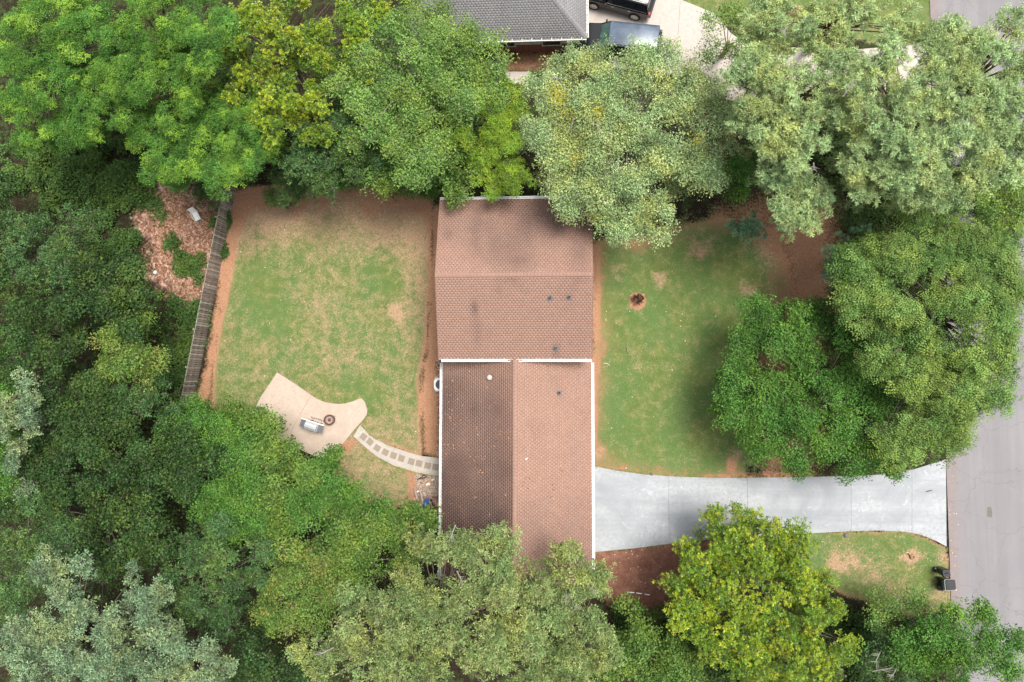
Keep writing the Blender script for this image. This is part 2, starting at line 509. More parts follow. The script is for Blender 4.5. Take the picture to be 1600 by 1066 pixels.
M['blue'] = simple('blue_plastic', (0.025, 0.065, 0.25), 0.4, 0, 0.4)
M['terracotta'] = simple('terracotta', (0.36, 0.13, 0.07), 0.8)
M['red_paint'] = simple('red_paint', (0.40, 0.02, 0.02), 0.5)
M['dark_bronze'] = simple('dark_shutter', (0.03, 0.03, 0.035), 0.6)
M['white_plastic'] = simple('white_plastic', (0.72, 0.72, 0.69), 0.5, 0, 0.4, 0.08)
M['river_stone'] = NT('tan_stones')
_r, _g, _b = M['river_stone'].attr('tone')
M['river_stone'].col(M['river_stone'].ramp(_r, [(0.0, (0.17, 0.09, 0.055)), (0.5, (0.33, 0.19, 0.115)), (1.0, (0.52, 0.36, 0.25))]))
M['river_stone'] = M['river_stone'].set(0.85)
_m = NT('dry_fallen_leaves'); _r, _g, _b = _m.attr('tone')
_m.col(_m.ramp(_r, [(0.0, (0.14, 0.065, 0.035)), (0.4, (0.32, 0.165, 0.09)), (0.8, (0.47, 0.32, 0.20)), (1.0, (0.62, 0.52, 0.38))]))
M['dry_leaf'] = _m.set(0.9, 0, 0.1)
_m = NT('red_brick')
_bt = _m.n('ShaderNodeTexBrick'); _bt.inputs['Scale'].default_value = 4.0
_bt.inputs['Color1'].default_value = (0.20, 0.065, 0.045, 1); _bt.inputs['Color2'].default_value = (0.27, 0.10, 0.07, 1)
_bt.inputs['Mortar'].default_value = (0.30, 0.26, 0.23, 1); _m.l(_m.coord(), _bt.inputs['Vector'])
_m.col(_bt.outputs[0]); M['brick'] = _m.set(0.9)

LM = {
    'locust': leaf_mat('locust_leaf', (0.036, 0.093, 0.017), (0.064, 0.157, 0.025), (0.104, 0.214, 0.035), (0.225, 0.381, 0.043), 0.6, 0.3),
    'magnolia': leaf_mat('magnolia_leaf', (0.049, 0.114, 0.011), (0.098, 0.196, 0.013), (0.172, 0.270, 0.021), (0.541, 0.540, 0.018), 0.32, 0.15, 0.5),
    'willow_oak': leaf_mat('willow_oak_leaf', (0.087, 0.167, 0.042), (0.140, 0.255, 0.060), (0.214, 0.333, 0.082), (0.380, 0.473, 0.093), 0.55, 0.28),
    'grey_oak': leaf_mat('grey_oak_leaf', (0.159, 0.239, 0.094), (0.256, 0.352, 0.141), (0.390, 0.476, 0.206), (0.577, 0.601, 0.216), 0.55, 0.22),
    'lime': leaf_mat('lime_leaf', (0.066, 0.132, 0.015), (0.126, 0.223, 0.021), (0.198, 0.297, 0.032), (0.312, 0.392, 0.041), 0.5, 0.35),
    'pine': leaf_mat('pine_needle', (0.197, 0.281, 0.123), (0.302, 0.408, 0.172), (0.429, 0.531, 0.236), (0.579, 0.610, 0.210), 0.6, 0.2),
    'elm': leaf_mat('elm_leaf', (0.073, 0.138, 0.033), (0.115, 0.205, 0.046), (0.170, 0.257, 0.062), (0.293, 0.349, 0.082), 0.55, 0.3),
    'maple': leaf_mat('maple_leaf', (0.036, 0.102, 0.019), (0.067, 0.164, 0.027), (0.110, 0.224, 0.040), (0.165, 0.298, 0.051), 0.5, 0.25),
    'dark': leaf_mat('dark_wood_leaf', (0.017, 0.040, 0.011), (0.030, 0.067, 0.018), (0.054, 0.102, 0.028), (0.122, 0.182, 0.026), 0.45, 0.22),
    'bluegrey': leaf_mat('blue_grey_leaf', (0.041, 0.088, 0.028), (0.068, 0.135, 0.043), (0.109, 0.194, 0.065), (0.163, 0.260, 0.053), 0.42, 0.2),
    'palegrey': leaf_mat('pale_grey_leaf', (0.097, 0.152, 0.081), (0.159, 0.235, 0.122), (0.241, 0.326, 0.173), (0.344, 0.394, 0.178), 0.5, 0.18),
    'straw_oak': leaf_mat('narrow_pale_leaf', (0.098, 0.153, 0.047), (0.161, 0.229, 0.073), (0.244, 0.314, 0.110), (0.530, 0.521, 0.212), 0.5, 0.2),
    'orange_tip': leaf_mat('orange_tipped_leaf', (0.056, 0.119, 0.023), (0.095, 0.189, 0.035), (0.151, 0.243, 0.051), (0.464, 0.364, 0.104), 0.5, 0.28),
    'bright': leaf_mat('bright_green_leaf', (0.047, 0.098, 0.019), (0.088, 0.168, 0.030), (0.141, 0.224, 0.049), (0.223, 0.303, 0.063), 0.5, 0.3),
    'ivy': leaf_mat('vine_leaf', (0.035, 0.078, 0.020), (0.061, 0.127, 0.029), (0.101, 0.175, 0.044), (0.148, 0.218, 0.048), 0.5, 0.25),
    'spruce': leaf_mat('blue_green_conifer', (0.108, 0.227, 0.121), (0.177, 0.325, 0.179), (0.272, 0.450, 0.250), (0.354, 0.498, 0.255), 0.6, 0.1),
    'purple': leaf_mat('purple_leaf', (0.026, 0.017, 0.014), (0.051, 0.026, 0.021), (0.087, 0.043, 0.032), (0.174, 0.050, 0.034), 0.45, 0.1),
    'grass': leaf_mat('grass_blade', (0.080, 0.135, 0.030), (0.138, 0.206, 0.046), (0.225, 0.270, 0.069), (0.464, 0.383, 0.161), 0.7, 0.2, 0.15),
}

# ------------------------------------------------------------------ ground (one grid cut into ground and lawns)
BACK_LAWN = [(374, 296), (420, 292), (520, 296), (620, 290), (672, 300), (672, 420), (664, 520), (655, 600), (655, 712), (600, 690),
             (650, 745), (645, 790), (590, 790), (520, 745), (555, 690), (572, 700), (540, 690), (440, 640), (400, 650), (330, 640), (334, 560), (352, 450), (362, 370)]
FRONT_LAWN = [(936, 380), (1000, 385), (1060, 350), (1150, 338), (1215, 360), (1280, 400), (1290, 480), (1230, 540), (1200, 600), (1200, 660), (1200, 715),
              (1200, 742), (1300, 748), (1420, 742), (1476, 722), (1470, 690), (1440, 700), (1300, 735), (1160, 745), (1080, 747), (1000, 742), (934, 728)]
SOUTH_LAWN = [(1240, 834), (1330, 833), (1420, 831), (1455, 840), (1479, 856), (1486, 950), (1420, 960), (1330, 930), (1250, 890)]
NORTH_LAWN = [(1040, -60), (1480, -60), (1484, 60), (1440, 80), (1330, 60), (1200, 70), (1135, 40), (1060, 0)]
YARD = [(770, 78), (880, 76), (900, 110), (860, 125), (770, 118)]

GX0, GX1, GY0, GY1, GS = -44.0, 40.0, -30.0, 36.0, 0.24
nx = int((GX1 - GX0) / GS) + 1; ny = int((GY1 - GY0) / GS) + 1
gx, gy = np.meshgrid(np.linspace(GX0, GX1, nx), np.linspace(GY0, GY1, ny))
ppx, ppy = px_of(gx, gy)
wob = (fbm(gx, gy, 1.2, 3) - 0.5) * 16
wob2 = (fbm(gx, gy, 1.0, 13) - 0.5) * 40
fine = fbm(gx, gy, .7, 23)


def zone(poly, soft=10.0, wobk=1.0):
    return np.clip((poly_sd(ppx, ppy, poly) + wob * wobk) / soft * 0.5 + 0.5, 0, 1)


def grown(poly, grow, soft):
    return np.clip((poly_sd(ppx, ppy, poly) + grow + wob) / soft, 0, 1)


g_back, g_front, g_south, g_north, g_yard = zone(BACK_LAWN, 14), zone(FRONT_LAWN, 60, 2.2), zone(SOUTH_LAWN, 12), zone(NORTH_LAWN, 12), zone(YARD, 10)
grass = np.maximum.reduce([g_back, g_front, g_south, g_north, g_yard * 0.6, 0.62 * zone([(262, 440), (330, 455), (318, 540), (300, 625), (270, 610), (262, 520)], 22, 1.5)])
dry = np.zeros_like(gx) + 0.05
def smooth(a, b, v): 
    t = np.clip((v - a) / (b - a), 0, 1); return t * t * (3 - 2 * t)
# the back lawn is worn thin along its north end and its house side
dry = np.where(g_back > 0.2, 0.13 + 0.27 * smooth(430, 320, ppy) + 0.22 * smooth(600, 665, ppx) * smooth(640, 380, ppy) + 0.18 * smooth(400, 350, ppx) * smooth(500, 340, ppy)
               + 0.12 * smooth(600, 700, ppy), dry)
dry += np.where(g_front > 0.1, -0.10 + 0.22 * smooth(1150, 1215, ppx) + 0.15 * smooth(440, 360, ppy), 0)
for (bx, by, br, k) in [(1095, 385, 16, .6), (1030, 430, 14, .5), (1165, 450, 16, .45), (1210, 380, 20, .5), (965, 425, 14, .3), (1000, 560, 12, .2), (935, 706, 10, .7),
                        (1150, 715, 20, .4), (1310, 880, 18, .6), (1425, 872, 13, .9), (1340, 870, 14, .35), (1360, 895, 22, .3), (455, 740, 30, .2), (690, 590, 8, .5),
                        (430, 330, 40, .2), (600, 360, 30, .2), (500, 480, 30, .15), (540, 560, 30, .15), (620, 490, 16, .45), (1480, 870, 14, .3), (1400, 930, 30, .25), (1470, 930, 25, .3)]:
    dry += k * np.exp(-((ppx - bx + wob) ** 2 + ((ppy - by) * 1.3 + wob2) ** 2) / (br * br)) * (.4 + 1.1 * fine)
for (bx, by, br, k) in [(400, 440, 30, .25), (420, 490, 30, .3), (470, 390, 22, .12), (600, 440, 26, .2), (1080, 440, 45, .15), (560, 620, 30, .2)]:
    dry -= k * np.exp(-((ppx - bx) ** 2 + (ppy - by) ** 2) / (br * br))
CLAY = [([(660, 560), (684, 560), (690, 716), (662, 710), (656, 640)], 8), ([(674, 318), (690, 318), (690, 570), (664, 570), (672, 430)], 8),
        ([(926, 385), (936, 385), (935, 560), (931, 640), (926, 730)], 4), ([(358, 296), (392, 290), (388, 340), (366, 400), (354, 460), (342, 540), (328, 625), (302, 640), (320, 560), (340, 450)], 9),
        ([(480, 288), (640, 286), (680, 300), (676, 345), (640, 330), (560, 300), (480, 305)], 18), ([(1128, 338), (1200, 318), (1300, 330), (1310, 470), (1240, 500), (1200, 520), (1225, 430), (1205, 360)], 70),
        ([(1135, 710), (1152, 722), (1148, 742), (1136, 735)], 5), ([(1255, 735), (1290, 742), (1290, 748), (1100, 749), (1100, 745)], 4),
        ([(516, 722), (576, 655), (580, 662), (522, 726)], 5), 
        ([(1180, 560), (1200, 520), (1260, 500), (1300, 560), (1280, 720), (1200, 735), (1188, 640)], 50), ([(770, 85), (870, 82), (860, 105), (790, 112)], 16),
        ([(425, 290), (480, 285), (470, 315), (400, 330)], 14)]
clay = np.zeros_like(gx)
for poly, soft in CLAY:
    clay = np.maximum(clay, zone(poly, soft + 3, 1.0))
grass = np.clip(grass - 0.85 * np.clip(clay - 0.3, 0, 1), 0, 1)
clay = np.maximum(clay, 0.98 * grown(BACK_LAWN, 12, 16) * (ppx > 372 - .2 * (ppy - 300)))
clay = np.maximum(clay, 0.9 * grown(SOUTH_LAWN, 10, 14)); clay = np.maximum(clay, 0.9 * grown([(930, 380), (1130, 340), (1220, 360), (1240, 450), (1150, 560), (1120, 640), (1170, 750), (920, 750)], 16, 24))
litter = np.maximum(zone([(212, 300), (262, 285), (352, 288), (352, 345), (335, 470), (300, 490), (262, 470), (235, 430), (222, 370)], 36, 2.5),
                    zone([(640, 738), (690, 745), (690, 810), (655, 805), (640, 775)], 8, 0.4))
mulch = np.maximum(zone([(925, 864), (1050, 846), (1130, 842), (1120, 930), (1020, 975), (950, 945), (915, 880)], 8, 1.2),
                   0.6 * zone([(1285, 300), (1330, 260), (1360, 520), (1300, 520), (1275, 480), (1285, 440), (1285, 350)], 60, 2.2))
gravel = zone([(648, 742), (688, 746), (688, 772), (662, 778), (652, 765)], 7, 0.6)
grass = np.clip(grass - litter - mulch, 0, 1)
grass *= 1 - np.where(g_back > .2, 1.15 * smooth(380, 292, ppy + wob * 2) * (fbm(gx, gy, 1.0, 41) + .12), 0)
grass *= 1 - np.where(g_front > .05, 1.1 * smooth(1140, 1270, ppx + wob * 2) * (fbm(gx, gy, 1.2, 43) + .1), 0)
grass = np.clip(grass, 0, 1)
# ring of soil round the young shrub
ring = np.hypot(ppx - 996, ppy - 471)
grass = np.where(ring < 16, np.minimum(grass, np.clip((ring - 12.5 - wob * 0.12) / 4, 0, 1)), grass)
clay = np.where(ring < 18, np.maximum(clay, np.clip((17 - ring + wob * 0.2) / 4, 0, 1)), clay)
gz = (fbm(gx, gy, 3.0, 9) - 0.5) * 0.03 * np.clip(grass * 2, 0, 1) - 0.03
za = np.stack([grass, np.clip(dry, 0, 1), clay, np.ones_like(gx)], -1).reshape(-1, 4)
zb = np.stack([litter, mulch, gravel, np.ones_like(gx)], -1).reshape(-1, 4)
gverts = np.stack([gx, gy, gz], -1).reshape(-1, 3)
ii = (np.arange(nx - 1)[None, :] + np.arange(ny - 1)[:, None] * nx).reshape(-1)
gquads = np.stack([ii, ii + 1, ii + 1 + nx, ii + nx], -1)
greg = np.zeros(nx * ny, int)
for k, zz in enumerate((g_back, g_front, g_south, g_north), 1):
    greg[(zz.reshape(-1) > 0.45)] = k
qreg = greg[gquads[:, 0]]


def np_mesh(name, verts, quads, attrs=None, smooth=False):
    me = bpy.data.meshes.new(name)
    me.vertices.add(len(verts)); me.vertices.foreach_set('co', verts.astype(np.float32).ravel())
    k = quads.shape[1]
    me.loops.add(quads.size); me.loops.foreach_set('vertex_index', quads.astype(np.int32).ravel())
    me.polygons.add(len(quads)); me.polygons.foreach_set('loop_start', np.arange(0, quads.size, k, dtype=np.int32))
    if smooth: me.polygons.foreach_set('use_smooth', np.ones(len(quads), bool))
    for nm, dom, arr in (attrs or []):
        a = me.attributes.new(nm, 'FLOAT_COLOR', dom); a.data.foreach_set('color', arr.astype(np.float32).ravel())
    me.update(calc_edges=True)
    return me


for k, nm in enumerate(('ground', 'back_lawn', 'front_lawn', 'roadside_lawn', 'neighbour_lawn')):
    q = gquads[qreg == k]
    used, inv = np.unique(q, return_inverse=True)
    v = gverts[used]; q2 = inv.reshape(-1, 4); a, b = za[used], zb[used]
    if k == 0:      # carry the ground on to the horizon
        n0 = len(v); R = 600.0
        ex = [GX0, GX1]; ey = [GY0, GY1]
        xs = [-R, GX0, GX1, R]; ys = [-R, GY0, GY1, R]
        ev = np.array([(x, y, -0.03) for y in ys for x in xs]); eq = []
        for j in range(3):
            for i in range(3):
                if i == 1 and j == 1: continue
                s = n0 + j * 4 + i; eq.append((s, s + 1, s + 5, s + 4))
        v = np.vstack([v, ev]); q2 = np.vstack([q2, np.array(eq)])
        zz = np.zeros((16, 4)); a = np.vstack([a, zz]); b = np.vstack([b, zz])
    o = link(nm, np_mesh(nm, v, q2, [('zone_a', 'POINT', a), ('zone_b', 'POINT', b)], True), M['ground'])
    tag(o, kind='structure')


def tuft_mesh(name, pts, hgt, spread, blades, tone, width=0.03):
    """small three-cornered blades standing in tufts"""
    n = len(pts) * blades
    base = np.repeat(pts, blades, 0) + np.concatenate([NR.normal(0, spread, (n, 2)), np.zeros((n, 1))], 1)
    ang = NR.random(n) * 2 * np.pi; lean = NR.random(n) * 0.9 + 0.2
    d = np.stack([np.cos(ang) * lean, np.sin(ang) * lean, np.ones(n)], -1)
    h = hgt * (0.6 + 0.8 * NR.random(n))[:, None]
    side = np.stack([-np.sin(ang), np.cos(ang), np.zeros(n)], -1) * width
    V = np.stack([base - side, base + side, base + d * h], 1).reshape(-1, 3)
    F = np.arange(n * 3).reshape(-1, 3)
    t = np.repeat(tone, blades, 0); t[:, 0] = NR.random(n)
    return np_mesh(name, V, F, [('tone', 'FACE', t)])


gi = NR.integers(0, nx * ny, 260000)
keep = (grass.reshape(-1)[gi] > 0.75)
dd = dry.reshape(-1)[gi]; 
dens = 1.0 - np.clip(dd, 0, 0.9)
keep &= NR.random(len(gi)) < dens
gi = gi[keep][:42000]
gp = gverts[gi] + np.concatenate([NR.uniform(-GS / 2, GS / 2, (len(gi), 2)), np.zeros((len(gi), 1))], 1)
clumps = fbm(gp[:, 0], gp[:, 1], 0.9, 21)
fresh = np.clip((fbm(gp[:, 0], gp[:, 1], 1.3, 31) - 0.56) * 5 + dd[keep][:42000] * 0.6, 0, 1) * 0.8
gt = np.stack([np.zeros(len(gp)), clumps, fresh, np.ones(len(gp))], -1)
o = link('grass', tuft_mesh('grass', gp, 0.045, 0.06, 3, gt, 0.014), LM['grass'])
tag(o, 'short green and straw coloured grass growing on the lawns', 'grass', kind='stuff')

# ------------------------------------------------------------------ road, driveways, patio, path
def sheet_strip(name, xs, ys, z, mat, edgefn):
    X, Y = np.meshgrid(np.array(xs), np.array(ys))
    n_x, n_y = len(xs), len(ys)
    V = np.stack([X, Y, np.zeros_like(X) + z], -1).reshape(-1, 3)
    i0 = (np.arange(n_x - 1)[None, :] + np.arange(n_y - 1)[:, None] * n_x).reshape(-1)
    Q = np.stack([i0, i0 + 1, i0 + 1 + n_x, i0 + n_x], -1)
    e = edgefn(V[:, 0], V[:, 1]); A = np.stack([e, e, e, np.ones_like(e)], -1)
    return link(name, np_mesh(name, V, Q, [('edge', 'POINT', A)]), mat)


RX0 = at(1481, 800).x
RX1 = RX0 + 8.6
xs = [RX0 + t for t in (0, .15, .4, .8, 1.2, 1.7, 2.5, 4.3, 6, 7.2, 8, 8.6)]
ys = list(np.arange(-200, 201, 4.0))
o = sheet_strip('road', xs, ys, 0.012, M['asphalt'], lambda x, y: np.clip(1 - (x - RX0) / 1.6, 0, 1) * (0.75 + 0.0 * y))
tag(o, kind='structure')
mb = MB()      # low kerb edge across the road, and the strip of grit on this side
mb.box((RX1 + 0.15, 0, 0.03), (0.3, 400, 0.22))
tag(mb.build('kerb', M['old_concrete']), kind='structure')
o = empty('sewer_patch', at(1546, 800, 0.02)); bpy.data.objects.remove(o)
mb = MB(); p = at(1546, 800)
mb.prism([(p.x + dx, p.y + dy) for dx, dy in ((-.15, -.3), (.12, -.33), (.16, 0), (.1, .3), (-.12, .28))], 0.013, 0.018)
o = mb.build('asphalt_patch', simple('dark_patch', (0.14, 0.125, 0.115), 0.9)); tag(o, kind='structure')


def slabs(name, poly_px, cuts_px, z1, mat, label=None, cat=None, gap=0.012, kind='structure', z0=-0.08, piece='slab'):
    pts = [tuple(at(x, y, z1)[:2]) for x, y in poly_px]
    c = np.mean(np.array(pts), 0)
    root = empty(name, (c[0], c[1], 0)); tag(root, label, cat, kind=kind)
    polys = [pts]
    for (a, b) in cuts_px:
        A, B = at(*a, z1), at(*b, z1)
        nrm = Vector((-(B - A).y, (B - A).x, 0)).normalized() * gap / 2
        nxt = []
        for pl in polys:
            l = clip_poly(pl, (A + nrm)[:2], (B + nrm)[:2]); r = clip_poly(pl, (B - nrm)[:2], (A - nrm)[:2])
            nxt += [q for q in (l, r) if len(q) > 2]
        polys = nxt
    for i, pl in enumerate(polys):
        mb = MB(); mb.prism([(p[0] - c[0], p[1] - c[1]) for p in pl], z0, z1 + 0.0015 * (i % 3))
        mb.build(piece, mat, root)
    return root


DRIVE = [(926, 728), (960, 735), (1010, 742), (1060, 745), (1130, 747), (1230, 746), (1330, 744), (1390, 741), (1430, 733), (1478, 718), (1479, 854),
         (1462, 845), (1440, 836), (1415, 831), (1370, 829), (1310, 831), (1255, 834), (1180, 838), (1120, 842), (1045, 850), (990, 857), (926, 863)]
slabs('driveway', DRIVE, [((1045, 700), (1045, 900)), ((1168, 700), (1168, 900)), ((1330, 700), (1330, 900)), ((1205, 600), (1205, 601)), ((1425, 700), (1425, 900)), ((800, 797), (1600, 797))][0:3] + [((1425, 700), (1425, 900))], 0.035, M['drive'])
PATIO = [(433, 582), (450, 593), (467, 604), (480, 613), (491, 621), (503, 627), (516, 630), (528, 631.5), (540, 630.5), (552, 627), (560, 623.5), (565, 622.5),
         (570, 628), (574, 640), (573, 648), (566, 658), (552, 673), (534, 696), (516, 719), (490, 712), (440, 690), (402, 668), (392, 650), (397, 642), (407, 621)]
slabs('patio', PATIO, [((440, 700), (490, 610)), ((515, 630), (470, 720))][:1], 0.06, M['patio'])
NDRIVE = [(905, -60), (1015, -60), (1060, -2), (1085, 8), (1118, 22), (1142, 52), (1180, 78), (1240, 74), (1330, 78), (1478, 66), (1478, 150), (1400, 158), (1320, 152),
          (1262, 146), (1200, 156), (1150, 158), (1100, 150), (1075, 118), (1000, 110), (905, 100)]
slabs('neighbour_driveway', NDRIVE, [((1068, -80), (1052, 170)), ((1200, 0), (1200, 200)), ((1330, 0), (1330, 200))], 0.03, M['old_concrete'])
slabs('concrete_pad', [(790, 112), (826, 112), (826, 130), (790, 130)], [], 0.04, M['old_concrete'])

root = slabs('garden_path', [(563, 664), (573, 676), (584, 685), (606, 696), (638, 707), (660, 713), (692, 716), (692, 744), (670, 742), (649, 738), (615, 727.5), (588, 713), (570, 698), (552, 682)],
             [], 0.03, M['path'], piece='concrete_bed')
pav = [(790, 500), (835, 535), (885, 578), (942, 607), (998, 630), (1053, 650), (1122, 672), (1175, 685), (1235, 700), (1290, 710)]
pav = [(390 + x / 4.44, 570 + y / 4.44) for x, y in pav]
mb = MB(); mb.box((0, 0, 0), (0.41, 0.40, 0.05)); pme = mb.mesh('paver'); pme.materials.append(M['paver'])
for i, (x, y) in enumerate(pav):
    p = at(x, y, 0.02)
    a0 = at(*pav[max(i - 1, 0)]); a1 = at(*pav[min(i + 1, 9)])
    o = link('paver', pme, None, root, (p.x - root.location.x, p.y - root.location.y, 0.016))
    o.rotation_euler.z = math.atan2((a1 - a0).y, (a1 - a0).x) + rnd.uniform(-.04, .04)

# grass and soil crumbs leaning over the edges of the paving
ep = []
for poly_, lo_, hi_ in ((DRIVE, 0, len(DRIVE)), (PATIO, 0, 16), ([(563, 664), (573, 676), (584, 685), (606, 696), (638, 707), (660, 713), (692, 716)], 0, 6), ([(692, 744), (649, 738), (615, 727.5), (588, 713), (570, 698), (552, 682)], 0, 5)):
    for i in range(lo_, hi_ if hi_ < len(poly_) else len(poly_)):
        a, b = at(*poly_[i], .02), at(*poly_[(i + 1) % len(poly_)], .02)
        if min(poly_[i][0], poly_[(i + 1) % len(poly_)][0]) > 1470 or (poly_[i][0] < 928 and poly_[(i + 1) % len(poly_)][0] < 928 and poly_ is DRIVE): continue
        for k in range(int((b - a).length * 22)):
            t = rnd.random(); q = a.lerp(b, t)
            if vnoise(np.array([q.x * 1.7]), np.array([q.y * 1.7]))[0] < .38: continue
            ep.append((q.x + rnd.gauss(0, .05), q.y + rnd.gauss(0, .05), .0))
ep = np.array(ep); et = np.ones((len(ep), 4)); et[:, 1] = NR.random(len(ep)); et[:, 2] = NR.random(len(ep)) * .8
tag(link('edge_grass', tuft_mesh('edge_grass', ep, 0.07, 0.05, 5, et, 0.016), LM['grass']), 'ragged grass leaning over the edges of the driveway, patio and path', 'grass', kind='stuff')

# ------------------------------------------------------------------ roofs and houses
def shingle_slope(name, P0, U, W, wid, lng, mat, parent, stain_shade, tab=0.205, crs=0.135, clipf=None, spots=0.0):
    """shingle tabs laid from the eave corner P0 along U (unit) and up the slope W (unit); one joined mesh"""
    P0 = np.array(P0, float); U = np.array(U, float); W = np.array(W, float); N = np.cross(U, W)
    if N[2] < 0: N = -N
    ncr = int(lng / crs); ntab = int(wid / tab) + 2
    J, I = np.meshgrid(np.arange(ncr + 1), np.arange(ntab), indexing='ij')
    J = J.ravel(); I = I.ravel()
    off = np.where(J % 2 == 0, 0.0, 0.5) + 0.05 * NR.random(ncr + 2)[J]
    a0 = (I - 1 + off) * tab; a1 = a0 + tab - 0.0008
    a0 = np.clip(a0, 0, wid); a1 = np.clip(a1, 0, wid)
    b0 = J * crs; b1 = np.minimum((J + 1) * crs + 0.0, lng)
    ok = (a1 - a0 > 0.02) & (b1 - b0 > 0.02)
    if clipf is not None:
        lo, hi = clipf((b0 + b1) / 2)
        a0 = np.maximum(a0, lo); a1 = np.minimum(a1, hi); ok &= (a1 - a0 > 0.02)
    a0, a1, b0, b1 = a0[ok], a1[ok], b0[ok], b1[ok]
    n = len(a0); t0 = np.full(n, 0.0040); t1 = np.full(n, 0.0028)
    def pt(a, b, h): return P0 + a[:, None] * U + b[:, None] * W + h[:, None] * N
    z = np.zeros(n)
    V = np.stack([pt(a0, b0, t0), pt(a1, b0, t0), pt(a1, b1, t1), pt(a0, b1, t1), pt(a0, b0, z - .01), pt(a1, b0, z - .01), pt(a1, b1, z - .01), pt(a0, b1, z - .01)], 1)
    k = np.arange(n)[:, None] * 8
    Q = np.concatenate([k + np.array([0, 1, 2, 3]), k + np.array([4, 5, 1, 0]), k + np.array([5, 6, 2, 1]), k + np.array([7, 4, 0, 3])], 0)
    r = NR.random(n)
    c = pt((a0 + a1) / 2, (b0 + b1) / 2, z)
    s = stain_shade(c[:, 0], c[:, 1], (a0 + a1) / 2, (b0 + b1) / 2)
    T = np.stack([r, np.clip(s, 0, 1), np.full(n, spots), np.ones(n)], -1)
    me = np_mesh(name, V.reshape(-1, 3) , Q, [('tone', 'FACE', np.tile(T, (4, 1)))])
    o = world_child(name, me, mat, parent); o['kind'] = 'stuff'
    return o


def gutter(A, B, outward, parent, name='gutter', mat=None):
    """open trough from A to B with hanger straps; outward = unit vector away from the roof"""
    A, B, o = Vector(A), Vector(B), Vector(outward)
    L = (B - A); u = L.normalized()
    mb = MB(); w, d, t = 0.125, 0.11, 0.012
    def bar(c0, c1, z0, z1):
        p = [A + o * c0, B + o * c0, B + o * c1, A + o * c1]
        vs = [(q.x, q.y, q.z + z0) for q in p] + [(q.x, q.y, q.z + z1) for q in p]
        mb.add(vs, [(3, 2, 1, 0), (4, 5, 6, 7), (0, 1, 5, 4), (1, 2, 6, 5), (2, 3, 7, 6), (3, 0, 4, 7)])
    bar(0, w, -d, -d + t); bar(0, t, -d + t, 0); bar(w - t, w, -d + t, 0.0); bar(w - 0.03, w + 0.012, 0.0, 0.012)
    for e in (A, B - u * t):
        p = [e, e + u * t, e + u * t + o * w, e + o * w]
        mb.add([(q.x, q.y, q.z - d) for q in p] + [(q.x, q.y, q.z) for q in p], [(3, 2, 1, 0), (4, 5, 6, 7), (0, 1, 5, 4), (1, 2, 6, 5), (2, 3, 7, 6), (3, 0, 4, 7)])
    g = mb.build(name, mat or M['white_metal']); g.parent = parent; g.location = -parent.location
    h = MB(); nh = max(2, int(L.length / 0.61))
    for i in range(nh):
        e = A + u * (L.length * (i + 0.5) / nh)
        p = [e - u * .018 - o * 0.10, e + u * .018 - o * 0.10, e + u * .018 + o * (w - .02), e - u * .018 + o * (w - .02)]
        h.add([(q.x, q.y, q.z + 0.030) for q in p] + [(q.x, q.y, q.z + 0.038) for q in p], [(3, 2, 1, 0), (4, 5, 6, 7), (0, 1, 5, 4), (1, 2, 6, 5), (2, 3, 7, 6), (3, 0, 4, 7)])
    hh = h.build('gutter_hangers', mat or M['white_metal'], g); hh['kind'] = 'stuff'
    return g


def quad_slab(mb, p, thick, mi=0):
    """roof deck: four corners, thickened downwards"""
    vs = [tuple(q) for q in p] + [(q[0], q[1], q[2] - thick) for q in p]
    mb.add(vs, [(0, 1, 2, 3), (7, 6, 5, 4), (4, 5, 1, 0), (5, 6, 2, 1), (6, 7, 3, 2), (7, 4, 0, 3)], mi)


ZE_N, ZR_N = 4.75, 6.15      # taller north half: eave and ridge heights
ZE_S, ZR_S = 3.05, 4.78      # lower south wing
nxw = (at(684, 435, ZR_N).x + at(684, 435, ZE_N).x) / 2 - 0.03
nxe = at(926.5, 435, ZR_N).x
nyn, nys, nyr = at(800, 311, ZE_N).y, at(800, 561, ZE_N).y, 0
nyr = (nyn + nys) / 2
sxw, sxe = at(690.5, 690, ZE_S).x, at(924.5, 690, ZE_S).x
sxr = (sxw + sxe) / 2
sys_ = at(850, 913, ZE_S + 0.5).y
print('house', nxw, nxe, nyn, nys, sxw, sxe, sys_, 'ridge px N', px_of(np.array(0.), np.array(nyr), ZR_N), 'S', px_of(np.array(sxr), np.array(-3.), ZR_S))
house = empty('house', (sxr, nys, 0))
tag(house, 'split-level house with faded brown shingle roof in the middle of the picture', 'house')
OV = 0.45
# walls
mb = MB()
mb.prism([(nxw + .35, nys + OV), (nxe - .35, nys + OV), (nxe - .35, nyn - OV), (nxw + .35, nyn - OV)], -0.1, ZE_N - 0.2)
for xg in (nxw + .35, nxe - .55):     # gable ends
    p = [(xg, nys + OV, ZE_N - 0.2), (xg, nyn - OV, ZE_N - 0.2), (xg, nyr, ZR_N - 0.22)]
    q = [(a + .2, b, c) for a, b, c in p]
    mb.add(p + q, [(0, 1, 2), (5, 4, 3), (0, 3, 4, 1), (1, 4, 5, 2), (2, 5, 3, 0)])
w = mb.build('wall', M['siding'], house); w.location = -house.location
mb = MB()
mb.prism([(sxw + OV, sys_ + .35), (sxe - OV, sys_ + .35), (sxe - OV, nys + OV - .003), (sxw + OV, nys + OV - .003)], -0.1, ZE_S - 0.2)
p = [(sxw + OV, sys_ + .35, ZE_S - 0.2), (sxe - OV, sys_ + .35, ZE_S - 0.2), (sxr, sys_ + .35, ZR_S - 0.22)]
q = [(a, b + .2, c) for a, b, c in p]
mb.add(p + q, [(0, 1, 2), (5, 4, 3), (0, 3, 4, 1), (1, 4, 5, 2), (2, 5, 3, 0)])
w = mb.build('wall', M['brick'], house); w.location = -house.location


